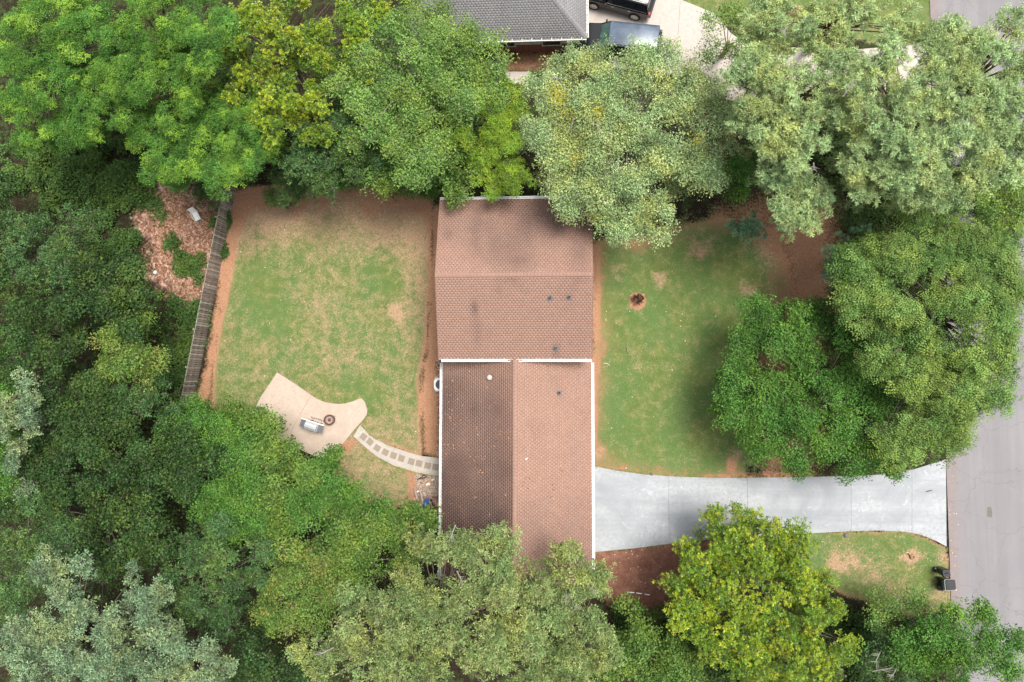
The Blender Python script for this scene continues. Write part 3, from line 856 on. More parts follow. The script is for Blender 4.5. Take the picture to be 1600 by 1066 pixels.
def window(x, y, z, w_, h_, axis, sgn, parent):
    """framed window on a wall facing +-x or +-y"""
    def bx(mb, du, dz, su, sz, dep, off):
        c = (x + sgn * off, y + du, z + dz) if axis == 'x' else (x + du, y + sgn * off, z + dz)
        s = (dep, su, sz) if axis == 'x' else (su, dep, sz)
        mb.box(c, s)
    m1 = MB()
    for du, dz, su, sz in ((-w_ / 2, 0, .08, h_ + .08), (w_ / 2, 0, .08, h_ + .08), (0, h_ / 2, w_ - .08, .08), (0, -h_ / 2, w_ - .08, .08), (0, 0, w_ - .08, .05)):
        bx(m1, du, dz, su, sz, 0.06, 0.03)
    f = m1.build('window', M['white_paint'], parent); f.location = -parent.location
    m2 = MB(); bx(m2, 0, 0, w_ - .06, h_ - .06, 0.02, 0.012)
    m2.build('pane', M['glass_dark'], f)


for yy in (1.6, 4.2, 6.8): window(nxw + .35, nys + yy, 3.3, 1.1, 1.1, 'x', -1, house)
for yy in (1.6, 4.6, 7.4): window(nxe - .35, nys + yy, 3.3, 1.3, 1.2, 'x', 1, house)
for yy in (-2.2, -8.6): window(sxw + OV, nys + yy, 1.5, 1.3, 1.1, 'x', -1, house)
window(sxe - OV, nys - 3.0, 1.5, 1.8, 1.2, 'x', 1, house)
mb = MB(); mb.box((sxw + OV - .03, nys - 6.9, 1.05), (.06, 0.95, 2.1)); d = mb.build('door', M['white_paint'], house); d.location = -house.location
mb = MB(); mb.box((sxw + OV - .09, nys - 6.6, 1.0), (.05, .05, .12)); mb.build('handle', M['chrome'], d)
gy0 = at(926, 790, 0).y
mb = MB()
for k in range(4): mb.box((sxe - OV + .03, gy0, 0.3 + k * 0.54), (.05, 4.7, .52))
d = mb.build('garage_door', M['white_paint'], house); d.location = -house.location

# decks
deck = MB()
quad_slab(deck, [(nxw, nys, ZE_N), (nxe, nys, ZE_N), (nxe, nyr, ZR_N), (nxw, nyr, ZR_N)], .16)
quad_slab(deck, [(nxw, nyr, ZR_N), (nxe, nyr, ZR_N), (nxe, nyn, ZE_N), (nxw, nyn, ZE_N)], .16)
ybk = nys + 0.25
quad_slab(deck, [(sxw, ybk, ZE_S), (sxw, sys_, ZE_S), (sxr, sys_, ZR_S), (sxr, ybk, ZR_S)], .16)
quad_slab(deck, [(sxr, ybk, ZR_S), (sxr, sys_, ZR_S), (sxe, sys_, ZE_S), (sxe, ybk, ZE_S)], .16)
d = deck.build('roof', M['shingle_back'], house); d.location = -house.location
# fascia boards
for c_, z_ in ((((nxw + nxe) / 2, nyn + .013, ZE_N - .10), (nxe - nxw, .022, .2)), (((nxw + nxe) / 2, nys - .013, ZE_N - .10), (nxe - nxw, .022, .2)),
               ((sxw - .013, (ybk + sys_) / 2, ZE_S - .10), (.022, ybk - sys_, .2)), ((sxe + .013, (ybk + sys_) / 2, ZE_S - .10), (.022, ybk - sys_, .2))):
    fb = MB(); fb.box(c_, z_); f = fb.build('fascia', M['white_paint'], house); f.location = -house.location
def rake(a, b, off):
    rk = MB(); a, b = Vector(a), Vector(b); o = Vector(off)
    vs = [a + Vector((0, 0, .02)), b + Vector((0, 0, .02)), b - Vector((0, 0, .2)), a - Vector((0, 0, .2))]
    rk.add([v for v in vs] + [v + o for v in vs], [(0, 1, 2, 3), (7, 6, 5, 4), (4, 5, 1, 0), (5, 6, 2, 1), (6, 7, 3, 2), (7, 4, 0, 3)])
    f = rk.build('rake_board', M['rake_brown'], house); f.location = -house.location
M['rake_brown'] = simple('brown_rake_board', (0.20, 0.12, 0.09), 0.8)
for xx, s in ((nxw - .003, -1), (nxe + .003, 1)):
    rake((xx, nys, ZE_N), (xx, nyr, ZR_N), (s * .022, 0, 0)); rake((xx, nyr, ZR_N), (xx, nyn, ZE_N), (s * .022, 0, 0))
rake((sxw, sys_ - .003, ZE_S), (sxr, sys_ - .003, ZR_S), (0, -.022, 0)); rake((sxr, sys_ - .003, ZR_S), (sxe, sys_ - .003, ZE_S), (0, -.022, 0))


def unit(a, b):
    v = np.array(b, float) - np.array(a, float); return v / np.linalg.norm(v), np.linalg.norm(v)


def bl(px, py, x, y, rx, ry):
    return np.exp(-(((px - x) / rx) ** 2 + ((py - y) / ry) ** 2))


def stain_shade_n(x, y, a, b):
    px, py = px_of(x, y, 5.4)
    s = 0.04 + 0.5 * smooth(400, 320, py) * smooth(790, 860, px) + 0.16 * smooth(430, 330, py)  # north-east darkening paints the oak's cast shade, the rest is staining
    for t in ((800, 380, 36, 46, .5), (745, 360, 14, 55, .45), (700, 366, 8, 14, .45), (815, 412, 30, 16, .45), (905, 400, 18, 36, .45), (742, 482, 6, 9, .7), (744, 520, 8, 34, .33),
              (772, 395, 12, 40, .3), (815, 330, 30, 30, .25), (868, 548, 8, 14, .35), (803, 440, 8, 6, .25), (780, 455, 4, 6, .3), (880, 350, 50, 36, .3)):
        s = s + .8 * t[4] * bl(px, py, *t[:4])
    return s + 0.3 * (fbm(x, y, 1.6, 5) - 0.5) + 0.12 * (vnoise(a * 2.2, b * 0.5, 8) - .5)


def stain_sw(x, y, a, b):
    px, py = px_of(x, y, 4.0)
    s = 0.50 + 0.30 * smooth(640, 820, py) - 0.5 * smooth(600, 570, py) - 0.28 * bl(px, py, 765, 590, 50, 22) - 0.18 * bl(px, py, 755, 700, 30, 70) - .2 * smooth(780, 800, px)
    s = s + 0.14 * bl(px, py, 700, 620, 20, 30) + .15 * bl(px, py, 700, 800, 40, 60)
    return s + 0.55 * (fbm(x, y, 1.5, 6) - 0.5) + 0.12 * (vnoise(a * .5, b * 2, 18) - .5)


def stain_se(x, y, a, b):
    px, py = px_of(x, y, 4.0)
    s = 0.06 + 0.35 * smooth(740, 860, py) + 0.12 * smooth(812, 806, px) + .1 * bl(px, py, 874, 614, 8, 8) + .08 * bl(px, py, 868, 566, 20, 12)
    return s + 0.3 * (fbm(x, y, 1.4, 7) - 0.5)


u, Ln = unit((nxw, nys, ZE_N), (nxw, nyr, ZR_N))
shingle_slope('shingles', (nxw - .03, nys, ZE_N), (1, 0, 0), u, nxe - nxw + .06, Ln, M['shingle_brown'], house, stain_shade_n, spots=0.15)
u, Ln = unit((nxe, nyn, ZE_N), (nxe, nyr, ZR_N))
shingle_slope('shingles', (nxe + .03, nyn, ZE_N), (-1, 0, 0), u, nxe - nxw + .06, Ln, M['shingle_brown'], house, stain_shade_n, spots=0.1)
u, Ln = unit((sxw, 0, ZE_S), (sxr, 0, ZR_S))
shingle_slope('shingles', (sxw, nys + .1, ZE_S), (0, -1, 0), u, nys + .1 - sys_ + .03, Ln, M['shingle_brown'], house, stain_sw, spots=0.45)
u, Ln = unit((sxe, 0, ZE_S), (sxr, 0, ZR_S))
shingle_slope('shingles', (sxe, sys_ - .03, ZE_S), (0, 1, 0), u, nys + .1 - sys_ + .03, Ln, M['shingle_brown'], house, stain_se, spots=0.25)


def ridge_caps(A, B, parent, mat, half=0.11, drop=0.035, step=0.2, name='ridge_caps', tone=(0.4, 0.3)):
    A, B = Vector(A), Vector(B); u = (B - A).normalized(); s = u.cross(Vector((0, 0, 1))).normalized() * half
    n = int((B - A).length / step); V = []; T = []
    for i in range(n):
        a = A + u * step * i; b = a + u * (step - .01); z0, z1 = Vector((0, 0, .045)), Vector((0, 0, .03)); dz = Vector((0, 0, -drop))
        V += [a + z0, a - s + z0 + dz, b - s + z1 + dz, b + z1, a + z0, b + z1, b + s + z1 + dz, a + s + z0 + dz]
        r = rnd.random() * .6; T += [(r, tone[1], 0, 1)] * 2
    V = np.array([tuple(v) for v in V]); Q = np.arange(len(V)).reshape(-1, 4)
    o = world_child(name, np_mesh(name, V, Q, [('tone', 'FACE', np.array(T))]), mat, parent); o['kind'] = 'stuff'


ridge_caps((nxw, nyr, ZR_N), (nxe, nyr, ZR_N), house, M['shingle_brown'])
ridge_caps((sxr, sys_, ZR_S), (sxr, nys + .05, ZR_S), house, M['shingle_brown'])
gz_ = -0.03
gutter((nxw, nyn + .026, ZE_N + gz_), (nxe, nyn + .026, ZE_N + gz_), (0, 1, 0), house)
xg1, xg2 = at(797, 563, ZE_N).x, at(811, 563, ZE_N).x
gutter((nxw + .15, nys - .026, ZE_N + gz_), (xg1, nys - .026, ZE_N + gz_), (0, -1, 0), house)
gutter((xg2, nys - .026, ZE_N + gz_), (nxe, nys - .026, ZE_N + gz_), (0, -1, 0), house)
M['gutter_grimy'] = simple('grimy_gutter_metal', (0.50, 0.52, 0.53), 0.5, 0, 0.4, 0.35, 3.0)
gutter((sxw - .026, nys - .16, ZE_S + gz_), (sxw - .026, sys_, ZE_S + gz_), (-1, 0, 0), house, mat=M['gutter_grimy'])
gutter((sxe + .026, nys - .16, ZE_S + gz_), (sxe + .026, sys_, ZE_S + gz_), (1, 0, 0), house)


def slope_z(x, y):
    if y > nys: return ZR_N - (ZR_N - ZE_N) * abs(y - nyr) / ((nyn - nys) / 2)
    return ZR_S - (ZR_S - ZE_S) * abs(x - sxr) / ((sxe - sxw) / 2)


def vent_pipe(px, py, zc, label, h=0.32, r=0.055):
    p = at(px, py, zc); p.z = slope_z(p.x, p.y) + .02
    north = p.y > nys
    a = math.atan2(ZR_N - ZE_N, (nyn - nys) / 2) if north else math.atan2(ZR_S - ZE_S, (sxe - sxw) / 2)
    R = Matrix.Rotation(a if p.y < nyr else -a, 3, 'X') if north else Matrix.Rotation(-a if p.x < sxr else a, 3, 'Y')
    root = empty('vent_pipe', p - house.location); root.parent = house
    mb = MB(); mb.box((0, -.02, .012), (.24, .26, .02), M=R); mb.box((0, 0, .03), (.2, .2, .05), M=R, taper=.6); mb.build('flashing', M['lead'], root)
    mb = MB(); mb.lathe([(r, 0), (r, h), (r * .75, h), (r * .75, h - .1)], n=12); mb.build('pipe', M['lead'], root)
    mb = MB(); mb.lathe([(r * .74, h - .03), (r * .74, h - .025)], n=12); mb.build('pipe_mouth', M['pipe_black'], root)
    root['label'] = label


vent_pipe(860, 465, 6.0, 'left of the two pipes below the ridge')
vent_pipe(890, 464, 6.0, 'right of the two pipes below the ridge')
vent_pipe(869, 544, 5.0, 'pipe just above the white gutter', 0.35)
vent_pipe(874, 614, 4.1, 'pipe on the south wing', 0.16, 0.075)
p = at(765, 590, 4.3); p.z = slope_z(p.x, p.y)
mb = MB(); mb.lathe([(.10, 0), (.10, .14), (.17, .15), (.16, .20), (.1, .25), (.01, .26)], n=14); o = mb.build('roof_cap', M['old_concrete'], house, True, loc=p - house.location)

# neighbour's house: grey hipped roof with brick walls
ZE_H = 2.7; pit = 0.36
hx1, hy0 = at(916.5, 61, ZE_H).x, at(800, 62, ZE_H).y
hx0 = at(640, 62, ZE_H).x; hy1 = hy0 + 8.6
hh = (hy1 - hy0) / 2; ZR_H = ZE_H + hh * pit * 1.35
root = empty('neighbour_house', ((hx0 + hx1) / 2, hy0, 0)); tag(root, "neighbour's house with grey shingle hip roof at the top edge of the picture", 'house')
mb = MB(); mb.prism([(hx0 + .5, hy0 + .5), (hx1 - .5, hy0 + .5), (hx1 - .5, hy1 - .5), (hx0 + .5, hy1 - .5)], -.1, 1.05)
w = mb.build('wall', M['brick'], root); w.location = -root.location
mb = MB(); mb.prism([(hx0 + .48, hy0 + .48), (hx1 - .48, hy0 + .48), (hx1 - .48, hy1 - .48), (hx0 + .48, hy1 - .48)], 1.05, ZE_H - .14)
w = mb.build('frieze', M['white_paint'], root); w.location = -root.location
A_, B_, C_, D_ = (hx0, hy0, ZE_H), (hx1, hy0, ZE_H), (hx1, hy1, ZE_H), (hx0, hy1, ZE_H)
E_, F_ = (hx0 + hh, hy0 + hh, ZR_H), (hx1 - hh, hy0 + hh, ZR_H)
dk = MB(); dk.add([A_, B_, C_, D_, E_, F_] + [(v[0], v[1], v[2] - .13) for v in (A_, B_, C_, D_)],
                  [(0, 1, 5, 4), (1, 2, 5), (2, 3, 4, 5), (3, 0, 4), (9, 8, 7, 6), (0, 6, 7, 1), (1, 7, 8, 2), (2, 8, 9, 3), (3, 9, 6, 0)])
w = dk.build('roof', M['shingle_back'], root); w.location = -root.location
sl = math.hypot(hh, ZR_H - ZE_H)
up = lambda dx, dy: (np.array([dx * hh, dy * hh, ZR_H - ZE_H]) / sl)
stn = lambda x, y, a, b: 0.15 + 0.35 * smooth(1.4, 0.0, b) + 0.5 * (fbm(x, y, 1.2, 12) - .5)
shingle_slope('shingles', A_, (1, 0, 0), up(0, 1), hx1 - hx0, sl, M['shingle_grey'], root, stn, clipf=lambda b: (b / sl * hh, hx1 - hx0 - b / sl * hh))
shingle_slope('shingles', B_, (0, 1, 0), up(-1, 0), hy1 - hy0, sl, M['shingle_grey'], root, stn, clipf=lambda b: (b / sl * hh, hy1 - hy0 - b / sl * hh))
shingle_slope('shingles', C_, (-1, 0, 0), up(0, -1), hx1 - hx0, sl, M['shingle_grey'], root, stn, clipf=lambda b: (b / sl * hh, hx1 - hx0 - b / sl * hh))
shingle_slope('shingles', D_, (0, -1, 0), up(1, 0), hy1 - hy0, sl, M['shingle_grey'], root, stn, clipf=lambda b: (b / sl * hh, hy1 - hy0 - b / sl * hh))
for a, b in ((A_, E_), (B_, F_), (C_, F_), (D_, E_), (E_, F_)):
    ridge_caps(a, b, root, M['shingle_grey'], .14, .06, tone=(.4, .55))
gutter((hx0, hy0 - .003, ZE_H - .02), (hx1, hy0 - .003, ZE_H - .02), (0, -1, 0), root, mat=M['white_paint'])
gutter((hx1 + .003, hy0, ZE_H - .02), (hx1 + .003, hy1, ZE_H - .02), (1, 0, 0), root, mat=M['white_paint'])
for xx in (at(790, 75, 1.5).x, at(862, 75, 1.5).x): window(xx, hy0 + .5, 1.45, 1.2, 1.1, 'y', -1, root)
p = at(783, 82, 0.4)
mb = MB(); mb.lathe([(.16, -.4), (.22, -.1), (.24, .05), (.20, .06)], n=12); mb.box((0, 0, .12), (.3, .3, .12), taper=.6)
tag(mb.build('bucket', M['red_paint'], loc=(p.x, hy0 + .2, .4)), 'small red bucket against the brick wall of the neighbouring house', 'bucket')
p = at(803, 90)
pl = empty('planter', p); tag(pl, 'small terracotta planter frame in the grass below the grey roof', 'planter')
mb = MB()
for dx, dy, sx, sy in ((-.17, 0, .05, .36), (.17, 0, .05, .36), (0, -.17, .29, .05), (0, .17, .29, .05)): mb.box((dx, dy, .12), (sx, sy, .24))
mb.build('rim', M['terracotta'], pl)
mb = MB(); mb.box((0, 0, .1), (.28, .28, .16)); mb.build('soil', simple('soil', (.1, .06, .04), .95), pl)

# ------------------------------------------------------------------ trees
def rotmat(n, twist):
    """(S,3,3) matrices whose third column is n"""
    n = n / np.linalg.norm(n, axis=1, keepdims=True)
    ref = np.tile(np.array([1.0, 0.0, 0.0]), (len(n), 1))
    a = np.cross(n, ref); bad = np.linalg.norm(a, axis=1) < 1e-3; a[bad] = (0, 1, 0)
    a /= np.linalg.norm(a, axis=1, keepdims=True); b = np.cross(n, a)
    c, s = np.cos(twist)[:, None], np.sin(twist)[:, None]
    x = a * c + b * s; y = np.cross(n, x)
    return np.stack([x, y, n], -1)


def leaves_to_verts(base, d, nrm, L, W, fold=0.18, mid=0.5):
    d = d / np.linalg.norm(d, axis=1, keepdims=True)
    s = np.cross(d, nrm); s /= np.linalg.norm(s, axis=1, keepdims=True) + 1e-9
    up = np.cross(s, d)
    # three-cornered leaves: half of them widest near the stalk, half near the tip
    even = (np.arange(len(L)) % 2 == 0)[:, None]
    m1 = base + d * (L * .22)[:, None] + up * (fold * W)[:, None]; m2 = base + d * (L * .86)[:, None] + up * (fold * W)[:, None]
    w = s * (W * .60)[:, None]
    return np.where(even[:, :, None], np.stack([m1 + w, base + d * L[:, None], m1 - w], 1), np.stack([base, m2 + w, m2 - w], 1))


def proto(kind, r):
    """one sprig: leaf quads (n,4,3) in a local frame whose z points out of the crown, plus freshness per leaf"""
    fr = None
    if kind == 'rosette':
        n = 11; az = np.arange(n) * 2.4 + r.random(n) * .5; el = np.linspace(0.15, 1.15, n) + r.normal(0, .12, n)
        d = np.stack([np.cos(az) * np.cos(el), np.sin(az) * np.cos(el), np.sin(el)], -1)
        base = d * 0.02 + np.stack([np.zeros(n), np.zeros(n), np.linspace(-.08, .04, n)], -1)
        L = np.linspace(.21, .12, n) * r.uniform(.85, 1.15, n); V = leaves_to_verts(base, d, np.tile([0, 0, 1.], (n, 1)) + r.normal(0, .15, (n, 3)), L, L * .42)
        fr = np.linspace(0, 1, n)
    elif kind == 'clump':
        n = 12; az = r.random(n) * 6.283; rad = np.sqrt(r.random(n)) * .26
        base = np.stack([np.cos(az) * rad, np.sin(az) * rad, r.normal(0, .08, n) - rad * .25], -1)
        az2 = az + r.normal(0, .9, n); d = np.stack([np.cos(az2), np.sin(az2), r.normal(-.1, .35, n)], -1)
        L = r.uniform(.10, .16, n); V = leaves_to_verts(base, d, np.tile([0, 0, 1.], (n, 1)) + r.normal(0, .4, (n, 3)), L, L * .66)
        fr = r.random(n)
    elif kind == 'fine':
        n = 16; az = r.random(n) * 6.283; rad = np.sqrt(r.random(n)) * .27
        base = np.stack([np.cos(az) * rad, np.sin(az) * rad, r.normal(0, .09, n) - rad * .2], -1)
        az2 = az + r.normal(0, 1.2, n); d = np.stack([np.cos(az2), np.sin(az2), r.normal(0, .5, n)], -1)
        L = r.uniform(.09, .14, n); V = leaves_to_verts(base, d, np.tile([0, 0, 1.], (n, 1)) + r.normal(0, .55, (n, 3)), L, L * .48)
        fr = r.random(n)
    elif kind == 'spray':      # twigs running along local x with leaves on both sides
        B = []; D = []; FR = []
        for tw in range(3):
            a = (tw - 1) * .5 + r.normal(0, .15); td = np.array([math.cos(a), math.sin(a), 0.0])
            for k in range(5):
                t = .06 + .12 * k; q = td * t + np.array([0, 0, .05 - .35 * t * t])
                for sg in (-1, 1):
                    sd = np.array([-td[1], td[0], 0]) * sg
                    B.append(q); D.append(td * .75 + sd * .8 + np.array([0, 0, -.25 + r.normal(0, .2)])); FR.append(k / 5)
        B = np.array(B); D = np.array(D); n = len(B); L = r.uniform(.10, .15, n)
        V = leaves_to_verts(B, D, np.tile([0, 0, 1.], (n, 1)) + r.normal(0, .25, (n, 3)), L, L * .42); fr = np.array(FR)
    elif kind == 'narrow':     # star of narrow leaves at a twig end
        n = 14; az = np.arange(n) * 2.4 + r.random(n) * .6; el = r.uniform(-.1, 1.0, n)
        d = np.stack([np.cos(az) * np.cos(el), np.sin(az) * np.cos(el), np.sin(el)], -1)
        base = np.stack([r.normal(0, .05, n), r.normal(0, .05, n), np.linspace(-.16, .03, n)], -1)
        L = r.uniform(.13, .20, n); V = leaves_to_verts(base, d, np.tile([0, 0, 1.], (n, 1)) + r.normal(0, .4, (n, 3)), L, L * .27); fr = r.random(n)
    elif kind == 'needle':     # brush of needles
        n = 26; az = r.random(n) * 6.283; el = np.arcsin(r.uniform(-.25, .98, n))
        d = np.stack([np.cos(az) * np.cos(el), np.sin(az) * np.cos(el), np.sin(el)], -1)
        base = np.stack([r.normal(0, .02, n), r.normal(0, .02, n), r.uniform(-.1, .06, n)], -1)
        L = r.uniform(.17, .25, n); V = leaves_to_verts(base, d, np.tile([0, 0, 1.], (n, 1)) + r.normal(0, .6, (n, 3)), L, np.full(n, .030), 0.0); fr = r.random(n)
    elif kind == 'feather':    # compound leaves drooping from a tuft
        B = []; D = []; FR = []
        for tw in range(6):
            a = tw * 1.05 + r.normal(0, .25); ln = r.uniform(.28, .42); e = r.uniform(-.1, .45)
            td = np.array([math.cos(a), math.sin(a), 0.0])
            for k in range(4):
                t = ln * (k + 1) / 4.5; q = td * t + np.array([0, 0, e * t - 1.3 * t * t])
                for sg in (-1, 1):
                    sd = np.array([-td[1], td[0], 0]) * sg
                    B.append(q); D.append(td * .6 + sd * .9 + np.array([0, 0, -.1 + r.normal(0, .2)])); FR.append(1 - k / 4)
        B = np.array(B); D = np.array(D); n = len(B); L = r.uniform(.10, .14, n)
        V = leaves_to_verts(B, D, np.tile([0, 0, 1.], (n, 1)) + r.normal(0, .25, (n, 3)), L, L * .40); fr = np.array(FR)
    return V, fr


_pr = np.random.default_rng(5)
PROTO = {k: [proto(k, _pr) for _ in range(14)] for k in ('rosette', 'clump', 'fine', 'spray', 'narrow', 'needle', 'feather')}
# style: sprig kind, leaf material, sprigs per m2 of lobe surface, sprig scale, freshness (share of fresh lobes, amount), lobe radius range (m), bark
STYLE = {
    'locust':   dict(kind='feather', mat='locust', den=7.0, sc=.95, fresh=(0.26, 1.7), lobe=(0.32, 0.6), bough=.95, bark='bark', rise=.5),
    'magnolia': dict(kind='rosette', mat='magnolia', den=22., sc=.72, fresh=(0.5, 0.9), gap=1.42, lobe=(0.35, 0.62), bough=.85, bark='bark', rise=.7),
    'willow_oak': dict(kind='fine', mat='willow_oak', den=12., sc=1.0, fresh=(0.35, 0.55), lobe=(0.38, 0.7), bough=1.1, bark='bark_pale', rise=.5),
    'grey_oak': dict(kind='fine', mat='grey_oak', den=15., sc=.85, fresh=(0.2, 0.45), lobe=(0.4, 0.75), bough=1.35, bark='bark_pale', rise=.5),
    'lime':     dict(kind='feather', mat='lime', den=6., sc=.9, fresh=(0.4, 0.8), lobe=(0.35, 0.6), bough=.8, bark='bark', rise=.6),
    'pine':     dict(kind='needle', mat='pine', den=16., sc=.88, fresh=(0.3, 0.4), lobe=(0.3, 0.5), bough=.8, bark='bark_pine', rise=.45),
    'elm':      dict(kind='spray', mat='elm', den=8.5, sc=1.0, fresh=(0.35, 0.6), lobe=(0.5, 0.85), bough=1.25, bark='bark', rise=.4),
    'maple':    dict(kind='clump', mat='maple', den=15., sc=.8, fresh=(0.4, 0.45), lobe=(0.42, 0.78), bough=1.2, bark='bark', rise=.55),
    'dark':     dict(kind='clump', mat='dark', gap=1.5, den=10., sc=1.05, fresh=(0.15, 1.0), lobe=(0.4, 0.75), bough=1.1, bark='bark', rise=.6),
    'bluegrey': dict(kind='narrow', mat='bluegrey', gap=1.45, den=12., sc=1.0, fresh=(0.1, 0.5), lobe=(0.38, 0.7), bough=1.0, bark='bark', rise=.5),
    'palegrey': dict(kind='narrow', mat='palegrey', den=14., sc=.95, fresh=(0.2, 0.4), lobe=(0.35, 0.62), bough=1.0, bark='bark', rise=.6),
    'straw_oak': dict(kind='narrow', mat='straw_oak', den=15., sc=.95, fresh=(0.55, 0.55), lobe=(0.38, 0.7), bough=1.05, bark='bark', rise=.55),
    'orange_tip': dict(kind='fine', mat='orange_tip', den=11., sc=1.05, fresh=(0.3, 0.75), lobe=(0.38, 0.7), bough=1.05, bark='bark', rise=.5),
    'bright':   dict(kind='clump', mat='bright', den=11., sc=1.0, fresh=(0.35, 0.5), lobe=(0.38, 0.7), bough=1.0, bark='bark', rise=.55),
    'ivy':      dict(kind='clump', mat='ivy', den=9., sc=1.1, fresh=(0.15, 0.5), lobe=(.4, .9), bark='bark', rise=.4),
    'spruce':   dict(kind='needle', mat='spruce', den=16., sc=.7, fresh=(0.1, 0.3), lobe=(.3, .5), bark='bark', rise=.8),
    'purple':   dict(kind='narrow', mat='purple', den=30., sc=.8, fresh=(0.2, 0.6), lobe=(.15, .22), bark='bark', rise=.8),
}
NLEAF = 0
ALLTREES = []


def make_tree(name, cat, label, style, masses, group=None, cover=1.0, depth=0.34, seed=None, trunk=True, base=None, leafscale=1.0, yellow=(), dead=()):
    """masses: (px, py, radius in photo pixels, height of the mass's top in metres)"""
    global NLEAF
    S = STYLE[style]
    r = np.random.default_rng(seed if seed is not None else abs(hash(label)) % 99991 if False else sum(map(ord, label)) * 7 % 99991)
    lobes = []
    cen = []
    masses = [(a, b, c, d if d < 5.5 else 5.5 + (d - 5.5) * .56) for a, b, c, d in masses]
    for (mx, my, mr, mz) in masses:
        c = at(mx, my, mz - 0.8); R = mr * ppm(mz - 0.8, mx, my)
        cen.append((c.x, c.y, mz, R))
        lr = S['lobe']; lm = (lr[0] + lr[1]) / 2
        ph = r.random(4) * 6.28
        def dome(x_, y_):
            q = np.hypot(x_ - c.x, y_ - c.y) / max(R, .1)
            return mz - S['rise'] * R * np.minimum(q, 1.3) ** 2.2
        n = max(3, int(cover * 1.55 * R * R / (lm * lm)))
        if R > 1.2:
            # boughs spread over the dome with crevices between them, each carrying several leaf masses
            Bm = min(S.get('bough', 1.0), R * .6); pts_b = []
            for _ in range(int(26 * (R / Bm) ** 2) + 12):
                q = math.sqrt(r.random()); az_ = r.random() * 6.283
                wr = 1 + .13 * math.sin(3 * az_ + ph[0]) + .10 * math.sin(5 * az_ + ph[1]) + .08 * math.sin(9 * az_ + ph[2])
                bx_, by_ = c.x + q * max(R - Bm * .55, R * .3) * wr * math.cos(az_), c.y + q * max(R - Bm * .55, R * .3) * wr * math.sin(az_)
                if all((bx_ - u_[0]) ** 2 + (by_ - u_[1]) ** 2 > (S.get('gap', 1.30) * Bm) ** 2 for u_ in pts_b): pts_b.append((bx_, by_))
            L_ = []
            for bx_, by_ in pts_b:
                Bi = Bm * r.uniform(.75, 1.2); zc = float(dome(bx_, by_)) - Bi * .8 - r.random() ** 1.2 * min(2.2, depth * R * .8 + .3)
                k_ = max(4, int(cover * 2.1 * Bi * Bi / (lm * lm)))
                for _ in range(k_):
                    u_ = r.normal(0, 1, 3); u_ /= np.linalg.norm(u_); u_[2] = abs(u_[2]) * .8 + .05
                    lr_ = r.uniform(lr[0], lr[1]); t_ = Bi * r.uniform(.45, .95) - lr_ * .35
                    L_.append((bx_ + u_[0] * t_, by_ + u_[1] * t_, zc + u_[2] * t_ * .8, lr_))
            x, y, z, lrad = np.array(L_).T
        else:
            rad = np.sqrt(r.random(n)); az = r.random(n) * 6.283
            lrad = r.uniform(lr[0], lr[1], n) * min(1, R / .9)
            rr = rad * np.maximum(R - lrad * .7, R * .3)
            x = c.x + rr * np.cos(az); y = c.y + rr * np.sin(az); z = dome(x, y) - lrad * .8 - r.random(n) * .4 * R
        z = np.maximum(z, 0.15 + lrad * .3)
        for q in zip(x, y, z, lrad): lobes.append(q)
        if R > 1.0:      # inner boughs lower down, seen through the gaps
            n2 = max(3, int(n * .30)); rd = np.sqrt(r.random(n2)); a2 = r.random(n2) * 6.283; l2 = r.uniform(lr[0], lr[1], n2)
            rr = rd * np.maximum(R - l2 * .9, R * .3)
            z2 = np.maximum(mz * .78 - S['rise'] * R * rd ** 2.2 * .9 - 1.2 - r.random(n2) * min(2.5, mz * .25), .2 + l2 * .3)
            kx = 1 + .6 * ((CAM_H - z2) / (CAM_H - mz) - 1)
            for q in zip((c.x + rr * np.cos(a2)) * kx, (c.y + rr * np.sin(a2)) * kx, z2, l2): lobes.append(q)
    lobes = np.array(lobes)
    # sprigs on the lobes
    P = []; Nn = []; G = []; Fr = []
    tone_l = r.random(len(lobes))
    fresh_l = np.where(r.random(len(lobes)) < S['fresh'][0], r.uniform(.4, 1, len(lobes)) * S['fresh'][1], 0.06)
    cmean = np.array([np.mean([c[0] for c in cen]), np.mean([c[1] for c in cen])])
    for i, (x, y, z, lr) in enumerate(lobes):
        n = max(3, int(.86 * S['den'] / (leafscale ** 2) * 2.2 * lr * lr * 2.2))
        u = r.normal(0, 1, (n, 3)); u /= np.linalg.norm(u, axis=1, keepdims=True); u[:, 2] = np.where((u[:, 2] < -.25) | ((u[:, 2] < .1) & (r.random(n) < .6)), np.abs(u[:, 2]), u[:, 2])
        k = (r.uniform(.5, 1.1, n) + (r.random(n) < .12) * r.uniform(.05, .45, n)) * (1 + .16 * np.sin(u[:, 0] * 5 + i) * np.cos(u[:, 1] * 5 - i))
        pos = np.array([x, y, z]) + u * (lr * k)[:, None] * np.array([1, 1, .72])
        P.append(pos); Nn.append(u * .6 + np.array([0, 0, .75]) + r.normal(0, .34, (n, 3)))
        G.append(np.full(n, tone_l[i]) * .6 + r.random(n) * .4); Fr.append(np.full(n, fresh_l[i]) * (0.25 + 0.75 * (r.random(n) < .6)))
    P = np.concatenate(P); Nn = np.concatenate(Nn); G = np.concatenate(G); Fr = np.concatenate(Fr)
    tw = r.random(len(P)) * 6.283
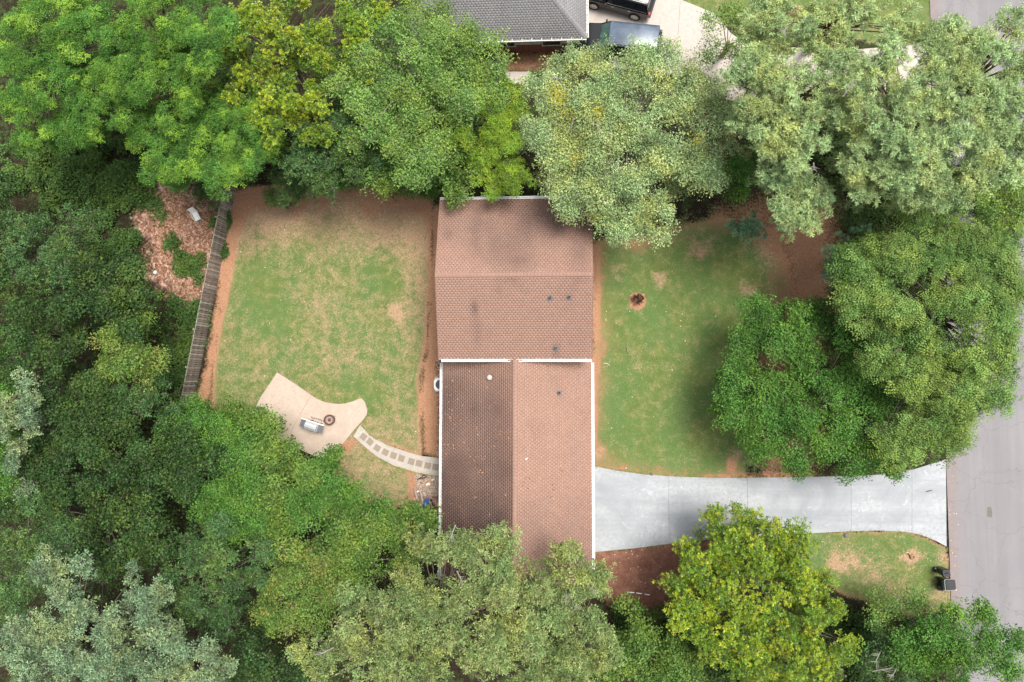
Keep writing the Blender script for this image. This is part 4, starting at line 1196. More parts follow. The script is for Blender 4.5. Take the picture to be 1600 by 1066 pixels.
    if S['kind'] == 'spray':   # sprays point away from the trunk
        out = P[:, :2] - cmean; out /= np.linalg.norm(out, axis=1, keepdims=True) + 1e-6
        out = out + r.normal(0, .45, out.shape)
        n = Nn / np.linalg.norm(Nn, axis=1, keepdims=True)
        o3 = np.concatenate([out, np.full((len(out), 1), -.15)], 1); o3 -= n * (o3 * n).sum(1, keepdims=True); o3 /= np.linalg.norm(o3, axis=1, keepdims=True)
        Rm = np.stack([o3, np.cross(n, o3), n], -1)
    else:
        Rm = rotmat(Nn, tw)
    sc = S['sc'] * leafscale * r.uniform(.8, 1.25, len(P))
    which = r.integers(0, 14, len(P))
    VV = []; TT = []
    for w in range(14):
        m = which == w
        if not m.any(): continue
        pv, fr = PROTO[S['kind']][w]
        nl = pv.shape[0]
        v = np.einsum('sij,lkj->slki', Rm[m], pv) * sc[m][:, None, None, None] + P[m][:, None, None, :]
        VV.append(v.reshape(-1, 3))
        t = np.empty((m.sum(), nl, 4)); t[..., 0] = r.random((m.sum(), nl)); t[..., 1] = G[m][:, None]
        t[..., 2] = np.clip(Fr[m][:, None] * (0.35 + .65 * fr[None, :]) * (.6 + .6 * r.random((m.sum(), nl))), 0, 1); t[..., 3] = 1
        if yellow:
            qx_, qy_ = px_of(P[m][:, 0], P[m][:, 1], P[m][:, 2])
            for yx, yy, yr in yellow:
                t[..., 3] = np.where(((np.hypot(qx_ - yx, (qy_ - yy) * .7) < yr * r.uniform(.5, 1.3, len(qx_))))[:, None] & (r.random(t.shape[:2]) < .7), r.uniform(.0, .5, t.shape[:2]), t[..., 3])
        TT.append(t.reshape(-1, 4))
    V = np.concatenate(VV); T = np.concatenate(TT); NLEAF += len(T)
    zt = max(c[2] for c in cen)
    wt = np.array([c[3] ** 2 for c in cen])
    bx, by = (np.array([c[0] for c in cen]) * wt).sum() / wt.sum(), (np.array([c[1] for c in cen]) * wt).sum() / wt.sum()
    # the trunk stands under the outer half of the crown
    gx_, gy_ = px_of(np.array(bx), np.array(by), zt - 1.0)
    g0 = at(float(gx_), float(gy_), 0.0)
    bx, by = bx + (g0.x - bx) * .75, by + (g0.y - by) * .75
    if base is not None: bx, by = at(*base)[:2]
    root = empty(name, (bx, by, 0)); tag(root, label, cat, group)
    me = np_mesh('crown', V - np.array([bx, by, 0]), np.arange(len(V)).reshape(-1, 3), [('tone', 'FACE', T)])
    link('crown', me, LM[S['mat']], root)
    # trunk, limbs and twigs
    mb = MB(); rr_ = random.Random(int(r.integers(0, 1e6)))
    rt = 0.04 + 0.013 * zt
    tx, ty = cen[0][0] * 0 + (np.array([c[0] for c in cen]) * wt).sum() / wt.sum() - bx, (np.array([c[1] for c in cen]) * wt).sum() / wt.sum() - by
    if trunk:
        ht = zt * .62
        mb.tube([(0, 0, -.1), (tx * .25 + rr_.uniform(-.1, .1), ty * .25 + rr_.uniform(-.1, .1), ht * .4), (tx * .62, ty * .62, ht), (tx, ty, zt - 1.2)], [rt * 1.25, rt, rt * .75, rt * .2], 8)
    for i, (x, y, z, lr) in enumerate(lobes):
        lx, ly = x - bx, y - by
        if trunk and (i % 3 == 0 or len(lobes) < 12):
            z0 = min(ht * rr_.uniform(.55, 1.0), z - .3); z0 = max(z0, .3)
            f0_ = z0 / ht * .62; ox, oy = tx * f0_, ty * f0_
            mid = (ox + (lx - ox) * .5 + rr_.uniform(-.25, .25), oy + (ly - oy) * .5 + rr_.uniform(-.25, .25), z0 + (z - z0) * .62)
            mb.tube([(ox, oy, z0), mid, (lx, ly, z - lr * .3)], [min(rt * .28, .06), min(rt * .17, .035), .012], 4, cap=False)
        for k in range(4):
            a = rr_.uniform(0, 6.28); e = rr_.uniform(.2, 1.1); l = lr * rr_.uniform(.7, 1.12)
            mb.tube([(lx, ly, z), (lx + math.cos(a) * math.cos(e) * l, ly + math.sin(a) * math.cos(e) * l, z + math.sin(e) * l * .8)], [.018, .006], 3, cap=False)
    tk = mb.build('trunk' if trunk else 'twigs', M[S['bark']], root)
    if not trunk: tk['kind'] = 'stuff'
    for dx_, dy_, dr_ in dead:      # bare grey twigs standing clear of the leaves
        lp = [(abs(px_of(np.array(q[0]), np.array(q[1]), q[2])[0] - dx_) + abs(px_of(np.array(q[0]), np.array(q[1]), q[2])[1] - dy_), q[2] + q[3]) for q in lobes]
        zz = max(v[1] for v in sorted(lp)[:4]) + .05; a0 = rr_.uniform(0, 6.28)
        p0 = at(dx_, dy_, zz); dbm = MB(); sz = dr_ * ppm(zz, dx_, dy_)
        o0 = Vector((p0.x - bx, p0.y - by, zz))
        st_ = o0 - Vector((math.cos(a0) * sz, math.sin(a0) * sz, .35)); e_ = o0 + Vector((math.cos(a0) * sz * .5, math.sin(a0) * sz * .5, .15))
        dbm.tube([st_, o0, e_], [.035, .022, .008], 5)
        for _ in range(6):
            b0 = st_.lerp(e_, rr_.uniform(.3, .9)); a1 = a0 + rr_.choice((-1, 1)) * rr_.uniform(.4, 1.1); l_ = sz * rr_.uniform(.4, .9)
            dbm.tube([b0, b0 + Vector((math.cos(a1) * l_, math.sin(a1) * l_, rr_.uniform(.0, .3)))], [.018, .006], 4)
        dbm.build('bare_branch', M['dead_wood'], root)['kind'] = 'stuff'
    ALLTREES.append((label, len(T)))
    return root

# ---- the trees, from the top left corner round the picture
T = make_tree
T('locust_tree', 'tree', 'feathery tree with yellow-green tufts filling the top left corner', 'locust',
  [(40, 40, 90, 15), (120, 60, 85, 15.5), (60, 150, 85, 14), (110, 190, 50, 12.5), (150, 130, 60, 14)])
T('locust_tree', 'tree', 'feathery tuft-leaved tree between the top left corner tree and the yellow magnolia', 'locust',
  [(250, 20, 85, 15.5), (290, 70, 75, 15.5), (200, 90, 70, 14.5), (250, 120, 45, 13.5)])
T('locust_tree', 'tree', 'round feathery tree leaning over the north end of the wooden fence', 'locust',
  [(250, 205, 78, 12.5), (335, 205, 78, 12.5), (380, 240, 50, 11.5), (300, 245, 55, 11.5), (395, 200, 40, 11.5)])
T('magnolia_tree', 'tree', 'yellow-green magnolia with glossy rosettes at the top, left of the large feathery oak', 'magnolia',
  [(440, 60, 95, 14.5), (400, 130, 70, 13.5), (455, 165, 60, 13), (520, 60, 62, 14), (370, 50, 55, 14), (430, 200, 35, 11.5), (555, 0, 55, 14)])
T('oak_tree', 'tree', 'broad feathery mid-green oak against the left side of the grey roof', 'willow_oak',
  [(640, 90, 105, 14), (700, 140, 85, 13.5), (590, 170, 80, 13), (740, 100, 48, 12.5), (640, 215, 70, 12), (560, 110, 55, 13), (620, 20, 60, 14), (700, 60, 60, 13.5), (765, 65, 26, 12), (778, 105, 24, 11.5)])
T('broadleaf_tree', 'tree', 'blue-green tree tucked below the magnolia at the north edge of the worn lawn', 'bluegrey',
  [(500, 225, 58, 10.5), (470, 250, 40, 9), (545, 245, 45, 9.5), (505, 270, 35, 7)])
T('broadleaf_tree', 'tree', 'fresh green tree whose branches droop over the north-west corner of the brown roof', 'bright',
  [(650, 255, 55, 9.5), (700, 275, 42, 8.5), (605, 262, 45, 9), (705, 308, 26, 7.6), (730, 250, 38, 9)])
T('lime_green_tree', 'tree', 'bright lime-green tree just above the north gutter of the brown roof', 'lime',
  [(780, 170, 38, 11.5), (755, 205, 36, 11), (790, 235, 42, 10.5), (750, 250, 34, 9.8), (800, 275, 32, 9.5), (765, 285, 26, 8.6)])
T('oak_tree', 'tree', 'large round grey-green oak overhanging the north-east corner of the brown roof', 'grey_oak',
  [(900, 160, 92, 13.5), (1000, 140, 85, 13.5), (1070, 200, 85, 13), (960, 230, 92, 13.5), (1060, 270, 75, 12), (890, 250, 65, 12), (990, 310, 62, 11), (985, 345, 42, 10),
   (1090, 130, 50, 12), (910, 315, 40, 10.5), (850, 200, 48, 12), (930, 95, 40, 12), (1000, 85, 34, 12), (1120, 260, 40, 11), (835, 140, 26, 11)], yellow=[(873, 150, 15), (893, 178, 8), (934, 175, 8), (900, 247, 6), (1090, 215, 10)], dead=[(868, 122, 14), (935, 200, 15), (962, 100, 10), (895, 190, 9)])
T('broadleaf_tree', 'tree', 'low dark green tree showing between the round grey-green oak and the pines', 'maple',
  [(1160, 265, 34, 8), (1150, 295, 28, 7), (1175, 240, 24, 8)])
T('sapling_tree', 'tree', 'sparse open tree with bare twigs standing over the pale neighbouring driveway', 'willow_oak',
  [(1110, 40, 28, 9), (1125, 80, 28, 8.5), (1165, 70, 30, 9), (1095, 100, 20, 8), (1180, 105, 24, 8.5), (1145, 30, 30, 9)], cover=.5)
T('pine_tree', 'pine', 'tall pine with puffy grey-green needle tufts nearest the round grey-green oak', 'pine',
  [(1215, 130, 62, 19), (1190, 190, 55, 18), (1235, 215, 55, 18), (1180, 110, 40, 17.5), (1270, 170, 45, 18.5), (1160, 200, 26, 16), (1290, 110, 35, 18), (1300, 145, 34, 18), (1335, 130, 30, 18)], cover=1.2, dead=[(1225, 50, 14), (1272, 262, 12)])
T('pine_tree', 'pine', 'pine whose southern bough hangs over the brown soil above the front lawn', 'pine',
  [(1230, 300, 48, 15), (1245, 345, 36, 14), (1205, 275, 34, 14.5), (1270, 310, 36, 14.5), (1220, 250, 36, 15.5)], cover=1.3)
T('pine_tree', 'pine', 'tall pine in the middle of the pine group at the top right', 'pine',
  [(1385, 130, 62, 21), (1420, 190, 70, 20.5), (1350, 190, 50, 19.5), (1370, 240, 55, 19), (1440, 250, 55, 19), (1330, 250, 36, 17), (1350, 290, 34, 16.5), (1390, 85, 35, 20)], cover=1.3, dead=[(1382, 172, 14), (1370, 100, 12), (1330, 135, 14)])
T('pine_tree', 'pine', 'tall pine reaching over the road in the top right corner', 'pine',
  [(1500, 60, 50, 20), (1540, 95, 58, 20.5), (1490, 130, 55, 20.5), (1570, 160, 55, 20), (1510, 190, 60, 20), (1580, 40, 34, 18), (1450, 100, 40, 19.5), (1600, 110, 40, 19)], cover=1.25)
T('pine_tree', 'pine', 'lower pine at the right edge between the corner pine and the spreading elm', 'pine',
  [(1510, 265, 52, 17), (1560, 250, 48, 17), (1470, 285, 45, 16.5), (1420, 300, 40, 16), (1590, 210, 40, 17)], cover=1.3)
T('pine_tree', 'pine', 'yellow-tinged pine at the top edge right of the sparse tree', 'pine',
  [(1240, 30, 60, 18), (1300, 50, 50, 18.5), (1190, 30, 42, 17), (1340, 20, 40, 17.5), (1320, 90, 36, 18), (1400, 30, 34, 17.5), (1430, 55, 30, 17.5)], cover=1.1)
T('broadleaf_tree', 'tree', 'yellow-green broadleaf tree at the right edge just below the pines', 'willow_oak',
  [(1580, 300, 42, 11), (1550, 320, 35, 10.5), (1600, 340, 36, 10)])
T('elm_tree', 'tree', 'large spreading elm with outward drooping sprays beside the road on the right', 'elm',
  [(1450, 470, 105, 13), (1520, 530, 88, 12.5), (1400, 410, 66, 11.5), (1530, 440, 76, 12), (1490, 600, 70, 11.5), (1460, 650, 52, 10), (1540, 390, 58, 11), (1460, 380, 60, 11.5),
   (1380, 480, 55, 11.5), (1440, 560, 70, 12), (1350, 400, 40, 10), (1420, 680, 44, 9), (1480, 690, 30, 8.5), (1370, 450, 50, 11), (1340, 440, 36, 9.5), (1570, 470, 40, 11.5), (1550, 540, 46, 11.5), (1535, 600, 42, 11), (1505, 655, 34, 10), (1575, 420, 36, 11)])
T('spruce_tree', 'conifer', 'small blue-green conifer at the left edge of the spreading elm', 'spruce',
  [(1300, 395, 20, 6.5), (1290, 425, 20, 6), (1312, 375, 15, 6), (1318, 420, 20, 7), (1300, 450, 14, 5), (1345, 365, 18, 7)], cover=1.6)
T('maple_tree', 'maple', 'dense dark green maple between the front lawn and the pale driveway', 'maple',
  [(1225, 570, 92, 7.2), (1310, 600, 92, 7.6), (1200, 640, 72, 6.8), (1290, 680, 70, 6.8), (1345, 690, 56, 6.5), (1370, 570, 60, 7.2), (1210, 520, 52, 6.5), (1310, 520, 52, 6.8),
   (1140, 640, 34, 5.0), (1190, 700, 40, 5.8), (1150, 590, 30, 5.8), (1330, 735, 24, 5.0), (1240, 725, 22, 5.0), (1380, 640, 48, 6.8), (1265, 500, 40, 6.5), (1390, 720, 36, 5.4), (1160, 560, 26, 5.8)])
T('magnolia_tree', 'tree', 'large yellow-green magnolia below the driveway at the bottom right', 'magnolia',
  [(1062, 965, 34, 7.5), (1110, 985, 44, 8), (1190, 930, 110, 9.2), (1130, 870, 62, 7.6), (1240, 1010, 100, 9.2), (1100, 935, 62, 8.0), (1275, 940, 62, 8.4), (1190, 860, 60, 8.0), (1150, 1000, 80, 8.8), (1300, 1030, 52, 8.4),
   (1245, 880, 48, 7.6), (1080, 880, 28, 6.4), (1130, 825, 16, 6.0), (1060, 945, 26, 6.8), (1200, 1050, 60, 8.8)])
T('broadleaf_tree', 'tree', 'light feathery shrubby tree on the roadside grass right of the bottom magnolia', 'willow_oak',
  [(1385, 945, 30, 5), (1420, 940, 30, 5), (1370, 975, 26, 5), (1440, 965, 24, 4.6)], cover=.8)
T('broadleaf_tree', 'tree', 'dark green tree at the bottom right crossing the edge of the road', 'maple',
  [(1470, 1000, 52, 8.5), (1530, 990, 44, 8.5), (1500, 1040, 60, 9), (1430, 1010, 44, 7.5), (1560, 1030, 50, 8.5), (1595, 1005, 34, 8), (1530, 960, 24, 7.5)])
T('broadleaf_tree', 'tree', 'grey-green tree at the bottom edge beside the bottom right magnolia', 'bluegrey',
  [(1390, 1000, 40, 6.5), (1420, 1055, 44, 7), (1370, 1040, 30, 5.5)], cover=.7, dead=[(1385, 1045, 20), (1370, 1030, 16), (1395, 1055, 14)])
T('broadleaf_shrub', 'shrub', 'light green bush at the bottom edge between the pale oak and the magnolia', 'bright',
  [(1000, 990, 44, 4.5), (1020, 1040, 52, 5), (970, 1050, 44, 5), (1060, 1020, 36, 4.5), (985, 945, 22, 3.5), (1080, 1060, 30, 4.5)])
T('oak_tree', 'tree', 'pale narrow-leaved oak spreading over the south end of the brown roof', 'straw_oak',
  [(690, 930, 92, 13.5), (760, 980, 92, 14), (620, 960, 74, 13), (560, 1000, 66, 12.5), (640, 1030, 78, 13.5), (760, 870, 46, 12), (735, 840, 26, 11), (820, 940, 58, 12.5),
   (790, 1050, 72, 13.5), (800, 880, 34, 11.5), (500, 1045, 44, 11.5), (560, 935, 34, 11.5), (700, 860, 36, 11.5)], dead=[(705, 838, 16), (590, 970, 12), (505, 1020, 14), (720, 905, 12)])
T('oak_tree', 'tree', 'pale narrow-leaved oak at the corner where the brown roof meets the driveway', 'straw_oak',
  [(890, 890, 46, 10.5), (920, 940, 50, 11), (870, 960, 46, 11), (900, 1010, 62, 11.5), (950, 1010, 34, 10), (890, 1050, 58, 11.5), (935, 900, 26, 9.5), (880, 860, 22, 9.5), (850, 1000, 46, 11.5)], dead=[(885, 935, 16), (900, 950, 14), (925, 920, 10)])
T('broadleaf_tree', 'tree', 'green tree with orange-tipped sprays left of the south end of the brown roof', 'orange_tip',
  [(500, 850, 72, 9.5), (560, 830, 58, 9.5), (450, 900, 52, 9.5), (600, 860, 56, 9.5), (430, 960, 44, 9), (530, 900, 58, 10), (470, 960, 50, 10)])
T('broadleaf_tree', 'tree', 'fresh green tree beside the west gutter below the junk pile', 'bright',
  [(640, 820, 36, 6.5), (660, 850, 36, 7), (610, 815, 30, 6.5), (670, 815, 20, 5.5)])
T('broadleaf_tree', 'tree', 'bright green tree hiding the lower left corner of the patio', 'bright',
  [(415, 662, 30, 7), (430, 708, 34, 7.5), (400, 705, 42, 8), (385, 650, 26, 7), (440, 755, 50, 9), (420, 790, 46, 9.5)])
T('broadleaf_tree', 'tree', 'green tree on the slope between the patio and the paver path', 'maple',
  [(500, 750, 44, 7.5), (540, 770, 42, 7.5), (482, 742, 22, 6.5), (580, 800, 38, 7), (520, 800, 44, 8), (470, 790, 40, 8.5)])
# the wood on the left
T('broadleaf_tree', 'tree', 'dark blue-green tree at the left edge beside the vine-covered ground', 'bluegrey',
  [(80, 370, 58, 11), (40, 400, 53, 11.5), (95, 420, 49, 11), (30, 350, 35, 10)])
T('broadleaf_tree', 'tree', 'mid-green tree in the left wood whose edge meets the pale leaf litter', 'dark',
  [(150, 450, 67, 12), (186, 478, 50, 11.5), (110, 480, 62, 12.5), (200, 430, 26, 9.5)])
T('broadleaf_tree', 'tree', 'tree with bright tips just left of the middle of the wooden fence', 'orange_tip',
  [(196, 520, 44, 10.5), (222, 560, 36, 10), (180, 560, 50, 11.5), (220, 492, 24, 9)])
T('broadleaf_tree', 'tree', 'tree at the left edge halfway down with dull green clumps', 'dark',
  [(35, 480, 53, 12.5), (20, 540, 51, 12.5), (80, 540, 51, 12)])
T('broadleaf_tree', 'tree', 'pale grey-leaved tree at the left edge above the pale lower left tree', 'palegrey',
  [(30, 640, 42, 12.5), (20, 690, 38, 12.5), (45, 600, 26, 12), (15, 740, 33, 11)], cover=.85)
T('broadleaf_tree', 'tree', 'blue-grey tree near the south end of the wooden fence', 'bluegrey',
  [(214, 600, 42, 9), (252, 634, 36, 8.5), (200, 640, 44, 10), (246, 592, 24, 7.5)])
T('broadleaf_tree', 'tree', 'low green tree covering the south end of the wooden fence', 'maple',
  [(310, 650, 40, 7), (350, 655, 34, 6.5), (330, 690, 40, 7.5), (375, 680, 34, 7), (280, 680, 36, 8), (370, 720, 36, 7.5)])
T('broadleaf_tree', 'tree', 'dark tree with yellow specks in the middle of the left wood', 'dark',
  [(130, 620, 62, 12), (120, 680, 62, 12), (170, 700, 62, 12), (100, 640, 49, 12)])
T('broadleaf_tree', 'tree', 'dark tree right of the yellow-specked tree in the left wood', 'dark',
  [(220, 700, 56, 10.5), (270, 730, 56, 10.5), (310, 760, 50, 10), (250, 770, 56, 11)])
T('broadleaf_tree', 'tree', 'deep green tree left of the tree beside the patio', 'maple',
  [(350, 760, 46, 9), (380, 800, 42, 9), (340, 810, 44, 9.5), (390, 760, 32, 8.5)])
T('broadleaf_tree', 'tree', 'dark grey-green tree lying left of the orange-tipped tree', 'bluegrey',
  [(310, 850, 56, 11), (360, 880, 50, 10.5), (290, 900, 52, 10.5), (370, 930, 46, 10), (330, 960, 48, 10)])
T('broadleaf_tree', 'tree', 'dark tree directly above the pale lower left tree', 'dark',
  [(150, 800, 67, 11.5), (210, 820, 54, 11.5), (100, 780, 49, 11.5), (240, 860, 36, 11), (150, 850, 56, 11)])
T('broadleaf_tree', 'tree', 'dark tree at the left edge above the bottom left corner', 'bluegrey',
  [(40, 830, 58, 11.5), (30, 890, 51, 11), (80, 840, 44, 11), (10, 940, 40, 11)])
T('broadleaf_tree', 'tree', 'pale grey-green tree with rounded tufts at the lower left', 'palegrey',
  [(100, 895, 51, 14.5), (75, 975, 49, 14), (120, 1000, 62, 14.5), (190, 1000, 62, 14.5), (230, 940, 38, 14), (160, 960, 38, 14), (250, 1000, 40, 14), (170, 1060, 69, 14.5), (20, 1000, 35, 13.5),
   (60, 1050, 67, 14), (210, 890, 20, 13.5)], cover=1.1)
T('broadleaf_tree', 'tree', 'pale grey-green tree at the bottom edge left of the pale narrow-leaved oak', 'palegrey',
  [(300, 1035, 42, 13.5), (340, 1060, 36, 13), (260, 1060, 40, 13.5)])
T('broadleaf_tree', 'tree', 'dark green tree at the bottom edge between the two pale crowns', 'dark',
  [(400, 1010, 36, 9), (430, 1050, 44, 9.5), (380, 1060, 40, 9.5), (460, 1070, 36, 9)])
T('broadleaf_tree', 'tree', 'dark tree cut by the left edge of the picture beside the blue-green tree', 'dark',
  [(-40, 330, 55, 12), (-50, 420, 60, 12), (-10, 290, 30, 9)])
T('broadleaf_tree', 'tree', 'dull green tree cut by the left edge beside the pale grey-leaved tree', 'maple',
  [(-45, 560, 60, 12), (-40, 650, 55, 12), (-40, 740, 55, 12)])
T('broadleaf_tree', 'tree', 'dark crown showing between the pale grey-leaved tree and the tree with yellow specks', 'dark',
  [(60, 700, 40, 9), (60, 750, 44, 9.5), (90, 600, 36, 9), (20, 790, 40, 9.5)])
T('evergreen_shrub', 'shrub', 'dark green bush by the north end of the wooden fence', 'bluegrey',
  [(318, 298, 24, 3.2), (343, 296, 20, 3.2), (336, 326, 14, 2.2), (285, 286, 22, 3)], cover=1.3)
T('evergreen_shrub', 'shrub', 'dark green bush at the top left corner of the worn back lawn', 'bluegrey',
  [(445, 290, 30, 3.6), (430, 310, 20, 2.8), (470, 280, 28, 3.8), (455, 318, 14, 2)], cover=1.3)
T('evergreen_shrub', 'shrub', 'row of low green shrubs along the north edge of the worn back lawn', 'maple',
  [(540, 278, 26, 3.4), (580, 285, 20, 2.8), (610, 288, 22, 2.8), (655, 292, 22, 2.8), (520, 290, 16, 2.4), (680, 296, 18, 2.6)], cover=1.2)
T('blue_green_shrub', 'shrub', 'small blue-green shrub in the brown soil at the top right of the front lawn', 'spruce',
  [(1142, 354, 13, 1.6), (1156, 362, 19, 2.0), (1173, 352, 17, 1.9), (1164, 370, 14, 1.7), (1180, 362, 12, 1.7), (1193, 373, 7, 1.2), (1172, 341, 9, 1.6)], cover=3.5, trunk=False)
T('purple_shrub', 'shrub', 'small dark purple shrub in a round soil ring on the front lawn', 'purple',
  [(997, 468, 10, .75)], cover=2.0, trunk=False, leafscale=.8)
T('young_shrub', 'shrub', 'leafy seedling beside the blue tub in the junk pile', 'bright',
  [(676, 792, 7, 1.2), (668, 802, 7, 1.0)], cover=1.5, trunk=False)

# vines and brush on the ground: uncountable
def ground_brush(name, label, style, polys, n, zf, seed, thr=.36):
    r = np.random.default_rng(seed); S = STYLE[style]
    P = []
    for poly in polys:
        a = np.array(poly); x0, y0 = a.min(0); x1, y1 = a.max(0)
        qx = r.uniform(x0, x1, n); qy = r.uniform(y0, y1, n)
        ok = poly_sd(qx, qy, poly) + (fbm(qx, qy, 14, seed) - .5) * 26 > 0
        for x, y in zip(qx[ok], qy[ok]):
            p = at(x, y, .5); P.append((p.x, p.y))
    P = np.array(P)
    h = np.clip(fbm(P[:, 0], P[:, 1], 1.4, seed) - thr, 0, 1) * zf
    ok = h > .04 * zf
    P, h = P[ok], h[ok]
    P3 = np.concatenate([P, (h * r.uniform(.75, 1.05, len(h)) + .05)[:, None]], 1)
    N3 = np.stack([r.normal(0, .35, len(h)), r.normal(0, .35, len(h)), np.ones(len(h))], -1)
    Rm = rotmat(N3, r.random(len(h)) * 6.28); sc = S['sc'] * r.uniform(.8, 1.2, len(h)); VV = []; TT = []
    which = r.integers(0, 14, len(h)); cl = fbm(P[:, 0], P[:, 1], .8, seed + 3)
    for w in range(14):
        m = which == w
        pv, fr = PROTO[S['kind']][w]
        VV.append((np.einsum('sij,lkj->slki', Rm[m], pv) * sc[m][:, None, None, None] + P3[m][:, None, None, :]).reshape(-1, 3))
        t = np.ones((m.sum(), len(fr), 4)); t[..., 0] = r.random((m.sum(), len(fr))); t[..., 1] = cl[m][:, None]; t[..., 2] = r.random((m.sum(), len(fr))) * .25
        TT.append(t.reshape(-1, 4))
    V = np.concatenate(VV); o = link(name, np_mesh(name, V, np.arange(len(V)).reshape(-1, 3), [('tone', 'FACE', np.concatenate(TT))]), LM[S['mat']])
    tag(o, label, 'vines', kind='stuff'); ALLTREES.append((label, len(V) // 4))


ground_brush('vines', 'green vines smothering the ground between the dark wood and the pale leaf litter', 'ivy',
             [[(95, 215), (170, 205), (250, 215), (250, 270), (225, 310), (215, 380), (170, 420), (120, 360), (60, 300), (0, 290), (0, 230)]], 5200, 4.2, 3)
ground_brush('undergrowth', 'low green undergrowth along the west foot of the wooden fence', 'ivy',
             [[(235, 440), (290, 470), (322, 470), (300, 600), (290, 640), (240, 640), (250, 540)], [(335, 380), (345, 330), (352, 330), (345, 400)]], 1500, 1.6, 4)
ground_brush('weeds', 'green weeds poking through the pale leaf litter', 'ivy', [[(214, 295), (350, 285), (350, 345), (330, 470), (290, 490), (235, 440), (215, 370)]], 2600, 1.3, 9, .62)
ground_brush('brush', 'shaded brush on the floor of the left wood', 'dark',  # dark leaf colour used to deepen the shade in the gaps
             [[(-60, 200), (100, 210), (240, 400), (260, 620), (380, 700), (600, 820), (680, 850), (700, 1120), (-60, 1120)], [(1180, 100), (1300, 130), (1600, 150), (1600, 400), (1330, 400), (1290, 300), (1180, 240)],
              [(300, 60), (760, 80), (800, 200), (820, 290), (700, 290), (400, 270), (300, 200)], [(960, 940), (1060, 955), (1330, 960), (1480, 975), (1480, 1120), (900, 1120)]], 5200, 3.4, 5)

# ------------------------------------------------------------------ fence
f0, f1 = at(301, 632), at(368.5, 292)
fence = empty('wooden_fence', f0); tag(fence, 'weathered grey picket fence along the left side of the worn back lawn', 'fence')
fd = (f1 - f0); fl = fd.length; fu = fd.normalized(); fn = Vector((fu.y, -fu.x, 0))      # fn points to the lawn
fang = math.atan2(fu.y, fu.x)
npk = int(fl / 0.148)
FH = 1.6
pks = []
for v in range(4):
    mb = MB(); w_ = 0.112; t = 0.018; h = FH + (v - 1.5) * .012
    pts = [(-w_ / 2, 0), (w_ / 2, 0), (w_ / 2, h - .04), (w_ / 2 - .03, h), (-w_ / 2 + .03, h), (-w_ / 2, h - .04)]
    vs = [(a, -t / 2, b) for a, b in pts] + [(a, t / 2, b) for a, b in pts]; n = 6
    mb.add(vs, [tuple(range(n)), tuple(range(n, 2 * n))[::-1]] + [(i, n + i, n + (i + 1) % n, (i + 1) % n) for i in range(n)])
    me = mb.mesh('picket')
    me.materials.append(simple('picket_wood', [(0.21, 0.18, 0.155), (0.28, 0.245, 0.215), (0.165, 0.14, 0.125), (0.34, 0.30, 0.265)][v], .95, 0, .1, .4, 4.0)); pks.append(me)
for i in range(npk):
    p = fu * ((i + .5) * fl / npk) + fn * .03
    o = link('picket', rnd.choices(pks, [4, 3, 3, 2])[0], None, fence, p); o.rotation_euler = (rnd.gauss(0, .012), rnd.gauss(0, .006), fang)
for zz in (0.3, 0.95, 1.52):
    mb = MB(); mb.box((0, 0, 0), (fl, .04, .09)); o = mb.build('rail', M['wood_light'], fence, loc=fu * fl / 2 + Vector((0, 0, zz)) - fn * .0); o.rotation_euler.z = fang
mb = MB(); mb.box((0, 0, FH / 2), (.09, .09, FH + .06)); pm = mb.mesh('post')
for i in range(7):
    o = link('post', pm, M['wood_light'], fence, fu * (fl * i / 6) - fn * .07); o.rotation_euler.z = fang

# ------------------------------------------------------------------ things in the back garden
def grill():
    p0, p1 = at(469.5, 660.5, 1.0), at(503, 671.5, 1.0)
    c = (p0 + p1) / 2; ang = math.atan2((p1 - p0).y, (p1 - p0).x)
    root = empty('gas_grill', (c.x, c.y, .062), ang, 'stainless gas grill with dark side shelves on the patio', 'grill')
    mb = MB(); mb.box((0, 0, .47), (.78, .46, .62)); mb.build('cabinet', M['grey_plastic'], root, bevel=.01)
    mb = MB(); mb.box((0, 0, .83), (.82, .52, .08)); mb.build('firebox', M['steel'], root)
    # rounded hood
    mb = MB(); prof = [(-.27, .875), (-.27, .97), (-.22, 1.08), (-.10, 1.15), (.06, 1.15), (.18, 1.07), (.24, .96), (.24, .875)]
    vs = [(-.39, y, z) for y, z in prof] + [(.39, y, z) for y, z in prof]; n = 8
    mb.add(vs, [tuple(range(n)), tuple(range(n, 2 * n))[::-1]] + [(i, n + i, n + (i + 1) % n, (i + 1) % n) for i in range(n)])
    h = mb.build('lid', M['steel'], root, bevel=.008)
    mb = MB(); mb.tube([(-.3, -.30, 1.0), (-.3, -.34, 1.0), (.3, -.34, 1.0), (.3, -.30, 1.0)], [.012] * 4, 6); mb.build('handle', M['chrome'], h)
    for s in (-1, 1):
        mb = MB(); mb.box((s * .585, 0, .86), (.36, .50, .035)); mb.build('side_shelf', M['grey_plastic'], root, bevel=.006)
    mb = MB(); mb.box((0, .285, .93), (1.52, .06, .05)); mb.build('control_bar', M['white_metal'], root)
    for i in range(5):
        mb = MB(); mb.lathe([(.028, 0), (.028, .03), (.02, .035)], n=10); o = mb.build('knob', M['black_plastic'], root, loc=(-.3 + i * .15, .35, .88)); o.rotation_euler.x = -math.pi / 2
    for s in (-1, 1):
        for t in (-1, 1):
            mb = MB(); mb.tube([(-.02, 0, 0), (.02, 0, 0)], [.06, .06], 12); mb.build('wheel', M['rubber'], root, loc=(s * .34, t * .2, .06))
    mb = MB()
    for k in range(9): mb.box((-.45 + k * .12 + rnd.uniform(-.02, .02), .40 + rnd.uniform(-.03, .03), .02), (.06, .07, .04), rz=rnd.uniform(0, 1))
    o = mb.build('hose', M['rust'], root)


